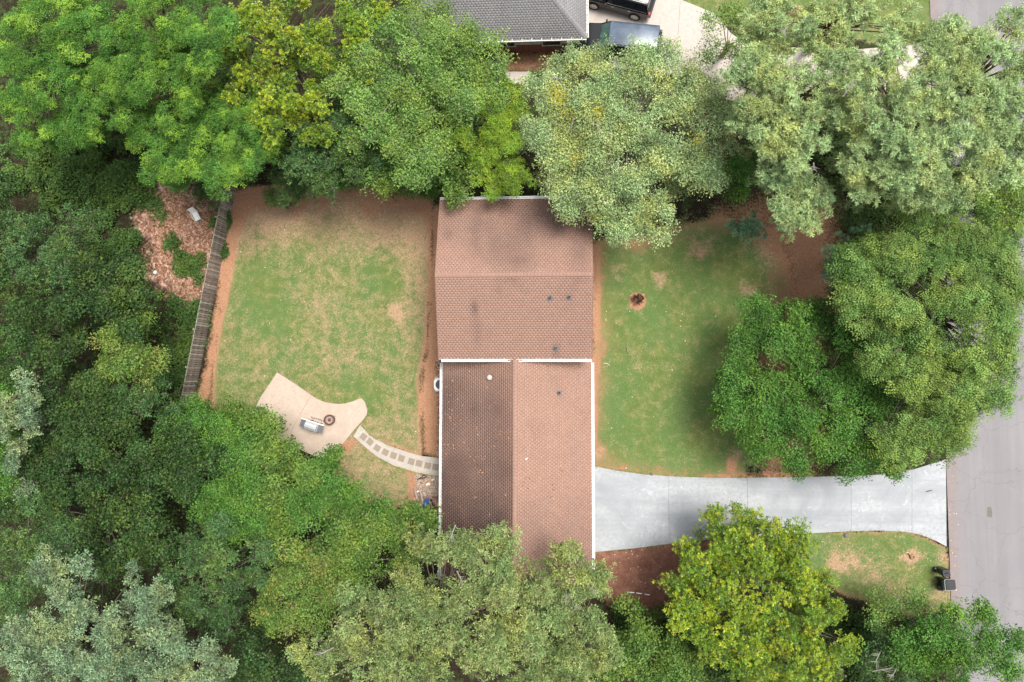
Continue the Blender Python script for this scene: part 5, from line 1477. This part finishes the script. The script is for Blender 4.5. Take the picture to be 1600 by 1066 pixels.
grill()
p = at(514, 656.5, .35); fp = empty('fire_pit', (p.x, p.y, .062), 0, 'round rusty fire ring with ash on the patio beside the grill', 'fire pit')
mb = MB(); mb.lathe([(.33, 0), (.345, .18), (.345, .30), (.29, .31), (.275, .26), (.27, .12)], n=28); mb.build('ring', M['rust'], fp)
mb = MB(); mb.lathe([(.245, .18), (.245, .275), (.215, .28), (.205, .20)], n=24); mb.build('inner_ring', M['ash'], fp)
mb = MB(); mb.lathe([(.20, .12), (.16, .17), (.08, .20), (.01, .21)], n=16); mb.build('ash_bed', M['ash'], fp)
mb = MB(); mb.lathe([(.12, .20), (.10, .235), (.05, .25), (.01, .25)], n=9); mb.build('ember_log', M['rust'], fp)
mb = MB(); mb.tube([(.33, .2, .28), (.42, .25, .3), (.40, .30, .3)], [.012] * 3, 5); mb.build('poker', M['rust'], fp)

p = at(688, 601, .8); ac = empty('air_conditioner', (p.x, p.y, 0), 0, 'white outdoor air conditioner half under the west gutter', 'air conditioner')
mb = MB()
def rrect(w, d, r, n=5):
    pts = []
    for cx, cy, a0 in ((w / 2 - r, d / 2 - r, 0), (-w / 2 + r, d / 2 - r, 90), (-w / 2 + r, -d / 2 + r, 180), (w / 2 - r, -d / 2 + r, 270)):
        for k in range(n + 1):
            a = math.radians(a0 + 90 * k / n); pts.append((cx + r * math.cos(a), cy + r * math.sin(a)))
    return pts
mb.prism(rrect(.84, .84, .26), .05, .78); mb.build('casing', M['white_plastic'], ac)
mb = MB(); mb.prism(rrect(.80, .80, .24), .782, .83); mb.build('top_cover', M['white_plastic'], ac, bevel=.01)
mb = MB(); mb.lathe([(.30, 0), (.30, .012), (.02, .012)], n=24); mb.build('fan_opening', M['black_plastic'], ac, loc=(0, 0, .832))
mb = MB()
for k in range(12):
    a = k * math.pi / 6; mb.tube([(.05 * math.cos(a), .05 * math.sin(a), .86), (.30 * math.cos(a), .30 * math.sin(a), .86)], [.005, .005], 4)
for rr in (.1, .2, .3): mb.tube([(rr * math.cos(a * .4488), rr * math.sin(a * .4488), .862) for a in range(15)], [.005] * 15, 4, cap=False)
mb.build('fan_grille', M['grey_plastic'], ac)
mb = MB(); mb.box((0, 0, .02), (1.0, 1.0, .06)); mb.build('pad', M['old_concrete'], ac)


def scatter_bits(name, label, cat, mat, pts, smin, smax, flat=False, z=0.0, parent=None, kind='stuff', light=0.0):
    """little stones or curled leaves, one joined mesh"""
    V = []; F = []; TT = []
    for (x, y, zz) in pts:
        s = rnd.uniform(smin, smax); a = rnd.uniform(0, 6.28); b = len(V); t = min(1, max(0, rnd.random() + light))
        if flat:
            dx, dy = math.cos(a) * s, math.sin(a) * s; c = rnd.uniform(.1, .5) * s
            V += [(x - dx, y - dy, zz + .004), (x + dy * .45, y - dx * .45, zz + c), (x + dx, y + dy, zz + .012), (x - dy * .45, y + dx * .45, zz + c * rnd.random())]
            F += [(b, b + 1, b + 2), (b, b + 2, b + 3)]; TT += [(t, 0, 0, 1)] * 2
        else:
            k = 5; h = s * .7
            V += [(x + math.cos(a + i * 1.2566) * s * rnd.uniform(.7, 1.1), y + math.sin(a + i * 1.2566) * s * rnd.uniform(.6, 1), zz) for i in range(k)]
            V += [(x + math.cos(a + i * 1.2566) * s * .6, y + math.sin(a + i * 1.2566) * s * .6, zz + h) for i in range(k)]
            F += [(b + i, b + (i + 1) % k, b + k + (i + 1) % k) for i in range(k)] + [(b + i, b + k + (i + 1) % k, b + k + i) for i in range(k)]
            F += [(b + 5, b + 6, b + 7), (b + 5, b + 7, b + 8), (b + 5, b + 8, b + 9)]; TT += [(t, 0, 0, 1)] * 13
    V = np.array(V); F = np.array(F)
    o = link(name, np_mesh(name, V, F, [('tone', 'FACE', np.array(TT))]), mat)
    if parent: o.parent = parent; o.location = -parent.location
    return tag(o, label, cat, kind=kind)


pts = []
for i in range(620):
    py = rnd.uniform(563, 716); px = rnd.gauss(685.3, 1.5)
    if 590 < py < 612: continue
    p = at(px, py); pts.append((p.x, p.y, -.02))
scatter_bits('drip_line_stones', 'line of tan stones on the clay below the west gutter', 'stones', M['river_stone'], pts, .035, .085)
pts = [tuple(at(rnd.gauss(670, 9), rnd.gauss(755, 9))[:2]) + (-.02,) for _ in range(260)]
scatter_bits('gravel_patch', 'patch of pale gravel below the paver path beside the house', 'gravel', M['river_stone'], pts, .02, .055, light=.3)

# junk beside the house
def blob(name, label, cat, mat, px, py, sx, sy, sz, rz, z=0.0, seg=14):
    p = at(px, py, z + sz / 2)
    mb = MB(); prof = [(math.sin(math.pi * (k + .5) / 8), -math.cos(math.pi * (k + .5) / 8)) for k in range(8)]
    vs = []; n = seg
    mb.lathe([(a / 2, b / 2) for a, b in prof], n=n)
    mb.v = [(v[0] * sx, v[1] * sy, v[2] * sz) for v in mb.v]
    o = mb.build(name, mat, smooth=True, loc=(p.x, p.y, z + sz / 2)); o.rotation_euler.z = rz
    return tag(o, label, cat)


p = at(666, 787, .3); tub = empty('plastic_tub', (p.x, p.y, -.02), math.radians(72), 'blue oval plastic tub tipped in the junk pile by the west gutter', 'tub')
mb = MB(); mb.lathe([(.20, 0), (.27, .22), (.30, .34), (.28, .345), (.25, .2)], n=20, sx=1.25, sy=.62); mb.build('body', M['blue'], tub)
mb = MB(); mb.lathe([(.305, .335), (.315, .36), (.285, .365)], n=20, sx=1.25, sy=.62); mb.build('rim', M['blue'], tub)
p = at(674, 782); mb = MB(); mb.tube([(0, 0, .05), (.15, -.25, .25), (.28, -.5, .45)], [.03, .03, .03], 6); mb.box((0, 0, .05), (.12, .14, .06), rz=.5)
tag(mb.build('shovel', M['black_plastic'], loc=p), 'short black handled tool beside the blue tub', 'tool')
for i, (x, y, s, l) in enumerate(((668, 757, .16, 'larger of two white scraps on the gravel patch'), (653, 768, .11, 'white scrap left of the gravel patch'), (676, 750, .08, 'small white scrap closest to the paver path'))):
    p = at(x, y); mb = MB(); mb.box((0, 0, .05), (s * 1.5, s, .08), rz=.7, taper=.7); mb.box((s * .8, .03, .03), (s * .6, s * .7, .05), rz=.3)
    tag(mb.build('white_scrap', M['white_plastic'], loc=p), l, 'scrap')
p = at(660, 747); mb = MB(); mb.tube([(-.32, -.1, .04), (-.1, .02, .08), (.1, .0, .06), (.34, .1, .1)], [.03, .045, .04, .02], 6); mb.tube([(-.05, .02, .08), (.1, .2, .14), (.22, .18, .1)], [.03, .02, .015], 5)
tag(mb.build('charred_branch', M['black_plastic'], loc=p), 'black forked branch lying on the gravel below the path', 'branch')
for k, (pts_, l) in enumerate((([(648, 764), (651, 775), (654, 786), (655, 795)], 'left of two curved grey edging boards in the junk pile'), ([(655, 762), (659, 774), (661, 786), (660, 796)], 'right of two curved grey edging boards in the junk pile'))):
    c = at(*pts_[0]); mb = MB()
    mb.tube([at(*q) - c + Vector((0, 0, .08)) for q in pts_], [.075] * 4, 6)
    tag(mb.build('edging_board', M['wood_light'], loc=c), l, 'edging')

# plastic chair and rubbish beyond the fence
p = at(305, 337, .5); ch = empty('plastic_chair', (p.x, p.y, 0), math.radians(-62), 'white plastic lounge chair beside the dark bush beyond the fence', 'chair')
mb = MB(); mb.box((0, 0, .34), (.62, .40, .035)); mb.build('seat', M['white_plastic'], ch, bevel=.01)
mb = MB(); mb.box((-.38, 0, .56), (.035, .40, .48), M=Matrix.Rotation(-.45, 3, 'Y')); mb.build('backrest', M['white_plastic'], ch, bevel=.01)
for sx in (-1, 1):
    for sy in (-1, 1):
        mb = MB(); mb.tube([(sx * .27, sy * .17, .33), (sx * .33, sy * .20, 0)], [.022, .018], 6); mb.build('leg', M['white_plastic'], ch)
for sy in (-1, 1):
    mb = MB(); mb.tube([(-.30, sy * .22, .52), (.2, sy * .22, .50), (.27, sy * .20, .33)], [.02] * 3, 6); mb.build('armrest', M['white_plastic'], ch)
p = at(243, 426); mb = MB(); mb.lathe([(.02, 0), (.14, .03), (.12, .1), (.05, .13)], n=7); tag(mb.build('plastic_bag', simple('pale_blue', (.45, .62, .68), .4), loc=p), 'crumpled pale blue bag at the left edge of the leaf litter', 'bag')
p = at(341, 339); mb = MB(); mb.box((0, 0, .12), (.42, .16, .14), rz=.3); mb.box((.08, .2, .08), (.3, .1, .1), rz=-.4)
tag(mb.build('timber_offcut', M['wood_light'], loc=p), 'bleached timber offcuts against the west side of the wooden fence', 'timber')

# dead leaves
def leaf_pts(poly, n, z=0.0, rag=0.0):
    a = np.array(poly); out = []
    qx = NR.uniform(a[:, 0].min(), a[:, 0].max(), n); qy = NR.uniform(a[:, 1].min(), a[:, 1].max(), n)
    ok = poly_sd(qx, qy, poly) > (fbm(qx, qy, 22, 4) - .42) * rag * 90
    for x, y in zip(qx[ok], qy[ok]):
        p = at(x, y, z); out.append((p.x, p.y, z))
    return out


scatter_bits('leaf_litter', 'pale dry leaves carpeting the ground beyond the wooden fence', 'leaf litter', M['dry_leaf'],
             leaf_pts([(218, 305), (262, 288), (352, 290), (350, 350), (330, 470), (290, 480), (262, 460), (235, 420), (225, 370)], 5200, -.01, 1.0), .04, .085, True, light=-.2)
pts = leaf_pts([(930, 400), (1080, 380), (1180, 480), (1100, 560), (1090, 640), (1130, 730), (930, 735)], 90) + leaf_pts([(945, 864), (1040, 855), (1030, 930), (970, 915)], 60) + \
    leaf_pts([(1260, 840), (1470, 850), (1470, 920), (1300, 900)], 30) + leaf_pts([(1480, 700), (1495, 700), (1500, 930), (1485, 930)], 45, .015) + leaf_pts([(935, 745), (1470, 748), (1470, 830), (940, 855)], 16, .04) + leaf_pts([(375, 300), (670, 300), (650, 700), (340, 600)], 110)
scatter_bits('fallen_leaves', 'scattered pale fallen leaves on the front lawn and drive', 'leaves', M['dry_leaf'], pts, .035, .07, True, light=.15)
pts = []
for (x, y, sx, sy, n) in ((700, 640, 6, 30, 30), (712, 652, 14, 5, 34), (728, 660, 16, 8, 34), (748, 672, 4, 4, 10), (738, 640, 3, 12, 8), (783, 668, 8, 6, 12), (742, 720, 16, 8, 34), (750, 738, 5, 5, 16), (745, 775, 5, 4, 12), (712, 780, 8, 8, 14),
                          (718, 606, 10, 5, 14), (746, 575, 30, 4, 22), (705, 700, 8, 10, 16), (770, 690, 8, 8, 8), (850, 570, 8, 3, 8), (877, 736, 6, 6, 14), (869, 762, 8, 6, 14), (845, 740, 6, 6, 8), (822, 750, 12, 20, 12), (700, 600, 6, 14, 16), (870, 800, 20, 20, 16)):
    for _ in range(n // 2):
        q = at(rnd.gauss(x, sx * .8), rnd.gauss(y, sy * .8), 3.9)
        if sxw + .1 < q.x < sxe - .1 and q.y < nys - .2: pts.append((q.x, q.y, slope_z(q.x, q.y) + .03))
for _ in range(60):
    q = at(rnd.uniform(692, 800), rnd.uniform(570, 850), 3.9)
    if sxw + .1 < q.x < sxe - .1: pts.append((q.x, q.y, slope_z(q.x, q.y) + .03))
scatter_bits('roof_debris', 'dead leaves and twigs lying on the south wing of the brown roof', 'leaves', M['dry_leaf'], pts, .03, .07, True, light=-.25)
for x, y, s, l in ((823, 716, .07, 'small white scrap lying on the lower roof near its ridge'), (865, 780, .03, 'tiny white speck on the east slope of the lower roof')):
    q = at(x, y, 4.2); mb = MB(); mb.box((0, 0, .02), (s * 2, s, .03), rz=.6, taper=.7)
    tag(mb.build('roof_scrap', M['white_plastic'], loc=(q.x, q.y, slope_z(q.x, q.y) + .03)), l, 'scrap')

# front garden bits
p = at(948, 569); mb = MB(); mb.tube([(-.22, .05, .03), (-.05, .06, .05), (.1, -.02, .05), (.2, -.12, .04)], [.015, .018, .015, .01], 5)
tag(mb.build('pale_stick', M['white_plastic'], loc=p), 'pale curved stick on the front lawn beside the lower roof', 'stick')
p = at(981, 550); mb = MB(); mb.tube([(-.08, .35, .03), (0, 0, .05), (.12, -.1, .04)], [.02, .025, .015], 5)
tag(mb.build('twig', M['bark_pale'], loc=p), 'small bare twig on the front lawn right of the white gutter corner', 'twig')
p = at(1457 - 5, 767, .04); mb = MB(); mb.tube([(-.2, -.06, .02), (0, 0, .03), (.2, .04, .02)], [.02, .03, .012], 5)
tag(mb.build('twig', M['bark'], loc=p), 'dark twig lying on the driveway near the road', 'twig')
p = at(1018, 741); mb = MB(); mb.lathe([(.09, 0), (.09, .05), (.03, .07)], n=10)
tag(mb.build('marker_cap', M['lead'], loc=p), 'small dark cap at the upper edge of the driveway', 'cap')
p = at(1322, 837); mb = MB(); mb.lathe([(.14, 0), (.13, .06), (.05, .09)], n=8); mb.box((.1, .05, .03), (.12, .08, .06), rz=.5)
tag(mb.build('valve_cover', M['lead'], loc=p), 'small grey valve cover in the grass below the driveway', 'cover')
p = at(1425, 870); mb = MB(); mb.lathe([(.16, 0), (.14, .10), (.09, .13), (.05, .06)], n=10); mb.tube([(-.1, .1, .05), (-.25, .22, .12)], [.05, .03], 6)
tag(mb.build('tree_stump', simple('stump_wood', (.30, .19, .12), .9, 0, .1, .4, 14), loc=p), 'small cut stump in bare soil on the roadside grass', 'stump')
for k, (x0, x1, y) in enumerate(((980, 991, 925.5), (994, 1003, 927), (1007, 1015, 929))):
    a, b = at(x0, y - .5), at(x1, y + .5)
    mb = MB(); mb.tube([(0, 0, .03), b - a + Vector((0, 0, .03))], [.03, .03], 6)
    tag(mb.build('white_pipe', M['white_plastic'], loc=a), ['left', 'middle', 'right'][k] + ' short white pipe of the dashed line across the brown mulch', 'pipe', 'white pipes across the mulch')
p = at(1463, 47, .5); bx_ = empty('utility_box', (p.x, p.y, 0), .35, 'small dark grey box with an orange side by the kerb at the top right', 'box')
mb = MB(); mb.box((0, 0, .3), (.5, .34, .6)); mb.build('body', M['grey_plastic'], bx_, bevel=.02)
mb = MB(); mb.box((0, 0, .62), (.54, .38, .05)); mb.build('lid', M['wood_light'], bx_, bevel=.01)
mb = MB(); mb.box((-.03, .24, .2), (.6, .10, .4)); mb.build('brick_edge', M['terracotta'], bx_)


# bins by the road
def rr_box(mb, w, d, r, z0, z1, k=1.0, cx=0, cy=0):
    a = rrect(w, d, r, 4); n = len(a)
    vs = [(x + cx, y + cy, z0) for x, y in a] + [(x * k + cx, y * k + cy, z1) for x, y in a]
    mb.add(vs, [tuple(range(n))[::-1], tuple(range(n, 2 * n))] + [(i, (i + 1) % n, n + (i + 1) % n, n + i) for i in range(n)])


p = at(1469, 908, 0); bn = empty('wheeled_bin', (p.x + .05, p.y + .05, 0), math.radians(3), 'large black wheeled bin with a grey rim at the edge of the road', 'bin')
bn.scale = (.88, .88, .92)
mb = MB(); rr_box(mb, .46, .50, .06, .05, 1.0, 1.32); mb.build('body', M['black_plastic'], bn)
mb = MB(); rr_box(mb, .72, .74, .08, 1.0, 1.05); mb.build('rim', simple('grey_rim', (.22, .23, .25), .5), bn)
mb = MB(); rr_box(mb, .66, .68, .07, 1.051, 1.10, .94, cx=.02); mb.build('lid', M['black_bag'], bn)
mb = MB()
for k in range(3): mb.box((.03, -.18 + .18 * k, 1.108), (.44, .05, .014))
mb.build('lid_ridges', M['black_plastic'], bn)
mb = MB(); mb.tube([(-.40, -.28, .98), (-.44, -.28, 1.0), (-.44, .28, 1.0), (-.40, .28, .98)], [.018] * 4, 6); mb.build('handle', M['black_plastic'], bn)
for s in (-1, 1):
    mb = MB(); mb.tube([(0, -.03, 0), (0, .03, 0)], [.13, .13], 16); mb.build('wheel', M['rubber'], bn, loc=(-.24, s * .24, .13))
p = at(1470, 893, .5); bn = empty('small_bin', (p.x + .12, p.y, 0), .2, 'smaller black bin with a rounded lid just above the large wheeled bin', 'bin')
mb = MB(); rr_box(mb, .34, .36, .08, .0, .82, 1.25); mb.build('body', M['black_plastic'], bn)
mb = MB(); rr_box(mb, .50, .48, .12, .82, .90, .85); mb.build('lid', M['black_bag'], bn)
mb = MB(); mb.tube([(-.1, 0, .90), (-.06, 0, .95), (.06, 0, .95), (.1, 0, .90)], [.018] * 4, 6); mb.build('handle', M['black_plastic'], bn)


def bag(px, py, s, label):
    p = at(px, py, s * .4); r = np.random.default_rng(int(px))
    bm = bmesh.new(); bmesh.ops.create_icosphere(bm, subdivisions=3, radius=s)
    for v in bm.verts:
        n = v.co.normalized()
        k = 1 + .10 * math.sin(n.x * 7 + n.z * 5) + .08 * math.sin(n.y * 11 + 1) + .05 * math.sin(n.z * 17 + n.x * 9)
        v.co = Vector((n.x * s * k, n.y * s * k * .85, max(n.z * s * .75 * k, -s * .5)))
        if n.z > .82: v.co.z += (n.z - .82) * s * 1.6; v.co.x *= .5; v.co.y *= .5
    me = bpy.data.meshes.new('rubbish_bag'); bm.to_mesh(me); bm.free()
    o = link('rubbish_bag', me, M['black_bag'], None, (p.x, p.y, s * .48))
    tag(o, label, 'bag')


bag(1471, 918, .24, 'black rubbish bag slumped below the large wheeled bin')
bag(1464, 890, .22, 'black rubbish bag left of the smaller bin')


# ------------------------------------------------------------------ vehicles
def loft(mb, rings, close=True):
    n = len(rings[0]); vs = [p for r in rings for p in r]; fs = []
    for i in range(len(rings) - 1):
        for k in range(n):
            fs.append((i * n + k, i * n + (k + 1) % n, (i + 1) * n + (k + 1) % n, (i + 1) * n + k))
    fs.append(tuple(range(n))[::-1]); fs.append(tuple((len(rings) - 1) * n + k for k in range(n)))
    mb.add(vs, fs)


def suv(name, pfront, prear, wb, L, W, H, label, paint, roofpaint, hood=1.15, long_roof=False, screen='windscreen'):
    """vehicle pointing along local +x; pfront/prear = ground points below the axles' middle"""
    d = (pfront - prear); ang = math.atan2(d.y, d.x); c = (pfront + prear) / 2
    root = empty(name, (c.x, c.y, 0.03), ang, label, 'car')
    hw = W / 2; xf = L / 2; xr = -L / 2
    # lower body: rings along x
    def ring(x, w, zb, zt, r=.09):
        return [(x, -w + r, zb), (x, w - r, zb), (x, w, zb + r), (x, w, zt - r), (x, w - r, zt), (x, -w + r, zt), (x, -w, zt - r), (x, -w, zb + r)]
    zb, zbelt = .32, H * .60
    R = [ring(xr, hw * .86, .50, zbelt - .10), ring(xr + .12, hw * .97, .38, zbelt - .01), ring(xr + .7, hw, zb, zbelt), ring(xf - hood - .25, hw, zb, zbelt + .01), ring(xf - hood * .5, hw * .985, zb, zbelt - .05),
         ring(xf - .18, hw * .93, .36, zbelt - .14), ring(xf, hw * .80, .48, zbelt - .28)]
    mb = MB(); loft(mb, R); body = mb.build('body', paint, root, smooth=False, bevel=0)
    # greenhouse
    xs_, xe_ = xr + .14, xf - hood - .20
    tw = hw * .80; tz = H
    def cab(x, w, z): return [(x, -w, zbelt - .01), (x, w, zbelt - .01), (x, w - (w - tw) * 1.0 - .0, z), (x, -(w - (w - tw)), z)]
    mb = MB()
    bw = hw * .955
    v = [(xs_, -bw, zbelt - .02), (xe_, -bw, zbelt - .02), (xe_, bw, zbelt - .02), (xs_, bw, zbelt - .02),
         (xs_ + .16, -tw, tz - .05), (xe_ - .62, -tw, tz - .06), (xe_ - .62, tw, tz - .06), (xs_ + .16, tw, tz - .05)]
    mb.add(v, [(0, 1, 5, 4), (1, 2, 6, 5), (2, 3, 7, 6), (3, 0, 4, 7), (4, 5, 6, 7), (3, 2, 1, 0)])
    mb.build('cabin', paint, root)
    mb = MB(); rl = (xe_ - .60) - (xs_ + .12)
    cx_ = ((xe_ - .60) + (xs_ + .12)) / 2
    prof = [(-tw - .01, tz - .07), (-tw * .86, tz - .015), (-tw * .4, tz + .012), (tw * .4, tz + .012), (tw * .86, tz - .015), (tw + .01, tz - .07)]
    xsn = [cx_ - rl / 2, cx_ - rl / 2 + .08, cx_, cx_ + rl / 2 - .1, cx_ + rl / 2]
    dzr = [-.03, 0, .012, 0, -.04]
    vs = [(x, y, z + dz) for x, dz in zip(xsn, dzr) for y, z in prof]; n = 6
    fs = [(i * n + k, (i + 1) * n + k, (i + 1) * n + k + 1, i * n + k + 1) for i in range(4) for k in range(5)]
    mb.add(vs, fs); mb.build('roof', roofpaint, root, smooth=True)
    # glass
    def panel(nm, pts, mat, off):
        m_ = MB(); o_ = Vector(off); p_ = [Vector(q) + o_ for q in pts]
        m_.add(p_ + [q - o_ * 1.5 for q in p_], [(0, 1, 2, 3), (7, 6, 5, 4), (4, 5, 1, 0), (5, 6, 2, 1), (6, 7, 3, 2), (7, 4, 0, 3)]); m_.build(nm, mat, root)
    def lerp(a, b, t): return tuple(a[i] + (b[i] - a[i]) * t for i in range(3))
    def quad_in(a, b, c_, d_, u0, u1, v0, v1):
        def P(u, v_): return lerp(lerp(a, b, u), lerp(d_, c_, u), v_)
        return [P(u0, v0), P(u1, v0), P(u1, v1), P(u0, v1)]
    panel('windscreen', quad_in(v[1], v[2], v[6], v[5], .06, .94, .08, .93), M[screen], (.012, 0, .012))
    panel('rear_window', quad_in(v[3], v[0], v[4], v[7], .08, .92, .15, .9), M['glass_dark'], (-.015, 0, .004))
    for s, (a, b, c_, d_) in ((-1, (v[0], v[1], v[5], v[4])), (1, (v[3], v[2], v[6], v[7]))):
        cuts = [(.04, .27), (.30, .55), (.58, .84)]
        for u0, u1 in cuts:
            panel('side_window', quad_in(a, b, c_, d_, u0, u1, .12, .88), M['glass_dark'], (0, s * .012, .005))
        panel('window_trim', quad_in(a, b, c_, d_, .03, .88, .03, .08), M['chrome'], (0, s * .018, .005))
        m_ = MB(); m_.box((xe_ - .35, s * (hw + .10), zbelt + .06), (.14, .20, .13), taper=.8); m_.build('wing_mirror', paint, root, bevel=.015)
        m_ = MB(); m_.tube([(xs_ + .3, s * tw * .92, tz + .03), (xe_ - .8, s * tw * .92, tz + .03)], [.018, .018], 6); m_.build('roof_rail', M['chrome'] if not long_roof else M['grey_plastic'], root)
        for xx in (xs_ + 1.2, xs_ + 2.3):
            m_ = MB(); m_.box((xx, s * (hw + .012), zbelt - .16), (.16, .025, .03)); m_.build('door_handle', M['chrome'], root)
        m_ = MB(); m_.box((xr + .05, s * hw * .86, zbelt - .20), (.12, .20, .34), taper=.85); m_.build('tail_light', M['red_lens'] if not long_roof else M['black_plastic'], root, bevel=.01)
        m_ = MB(); m_.box((xf - .10, s * hw * .70, zbelt - .32), (.16, .36, .16), taper=.85); m_.build('headlight', M['chrome'], root, bevel=.01)
        for xx in (wb / 2, -wb / 2):
            w_ = MB(); w_.tube([(0, -.12, 0), (0, .12, 0)], [.375, .375], 22); wh = w_.build('tyre', M['rubber'], None)
            wr = empty('wheel', (xx, s * (hw - .09), .37)); wr.parent = root; wh.parent = wr
            m_ = MB(); m_.tube([(0, 0, 0), (0, s * .128, 0)], [.26, .25], 18); m_.build('rim', M['rim'], wr)
            m_ = MB()
            for k in range(5):
                a_ = k * 1.2566 + .3; m_.box((math.cos(a_) * .16, s * .132, math.sin(a_) * .16), (.05, .012, .05))
            m_.build('rim_openings', M['black_plastic'], wr)
    m_ = MB(); m_.box((xr - .02, 0, .52), (.14, W * .84, .22)); m_.build('bumper', paint, root, bevel=.03)
    m_ = MB(); m_.box((xf - .0, 0, .50), (.14, W * .74, .22)); m_.build('bumper', M['grey_plastic'], root, bevel=.03)
    return root


# near-side wheels of the black car seen at these pixels
wf, wr_ = at(928, 9, .36), at(991.5, 26, .36)
dirv = (wf - wr_).normalized(); side = Vector((-dirv.y, dirv.x, 0)) * -1
if side.y < 0: side = -side
off = side * (1.88 / 2 - .06)
wf2, wr2 = wf + off, wr_ + off
mid = (wf2 + wr2) / 2; wbl = (wf - wr_).length
suv('parked_car', Vector((wf2.x, wf2.y, 0)), Vector((wr2.x, wr2.y, 0)), wbl, wbl + 1.85, 1.88, 1.75, 'black four-wheel drive car with red tail light at the top edge of the picture', M['car_black'], M['car_black'])
# dark van-like vehicle half under the oak, sky sheen painted into its roof
r0, r1 = at(944, 50, 1.9), at(1033, 59, 1.9)
dv = (r0 - r1).normalized()
cc = (r0 + r1) / 2
LV = 5.1
ctr = r1 + dv * (LV / 2 - .1); 
suv('parked_car', Vector((ctr.x, ctr.y, 0)) + Vector((dv.x, dv.y, 0)), Vector((ctr.x, ctr.y, 0)) - Vector((dv.x, dv.y, 0)), 2.95, LV, 1.98, 1.9,
    'dark long-roofed car with sky sheen coloured into its roof, parked under the round oak beside the grey roof', M['car_black'], M['car_sky_sheen'], hood=.95, long_roof=True)

print('leaves', NLEAF, sorted(ALLTREES, key=lambda a: -a[1])[:8])
print('alltris', sum(len(o.data.loops) - 2 * len(o.data.polygons) for o in C.objects if o.type == 'MESH'))
print('tris', sum(len(o.data.loop_triangles) if o.data.loop_triangles else sum(max(0, p.loop_total - 2) for p in o.data.polygons) for o in C.objects if o.type == 'MESH' and len(o.data.polygons) < 3000) , 'objects', len(C.objects))
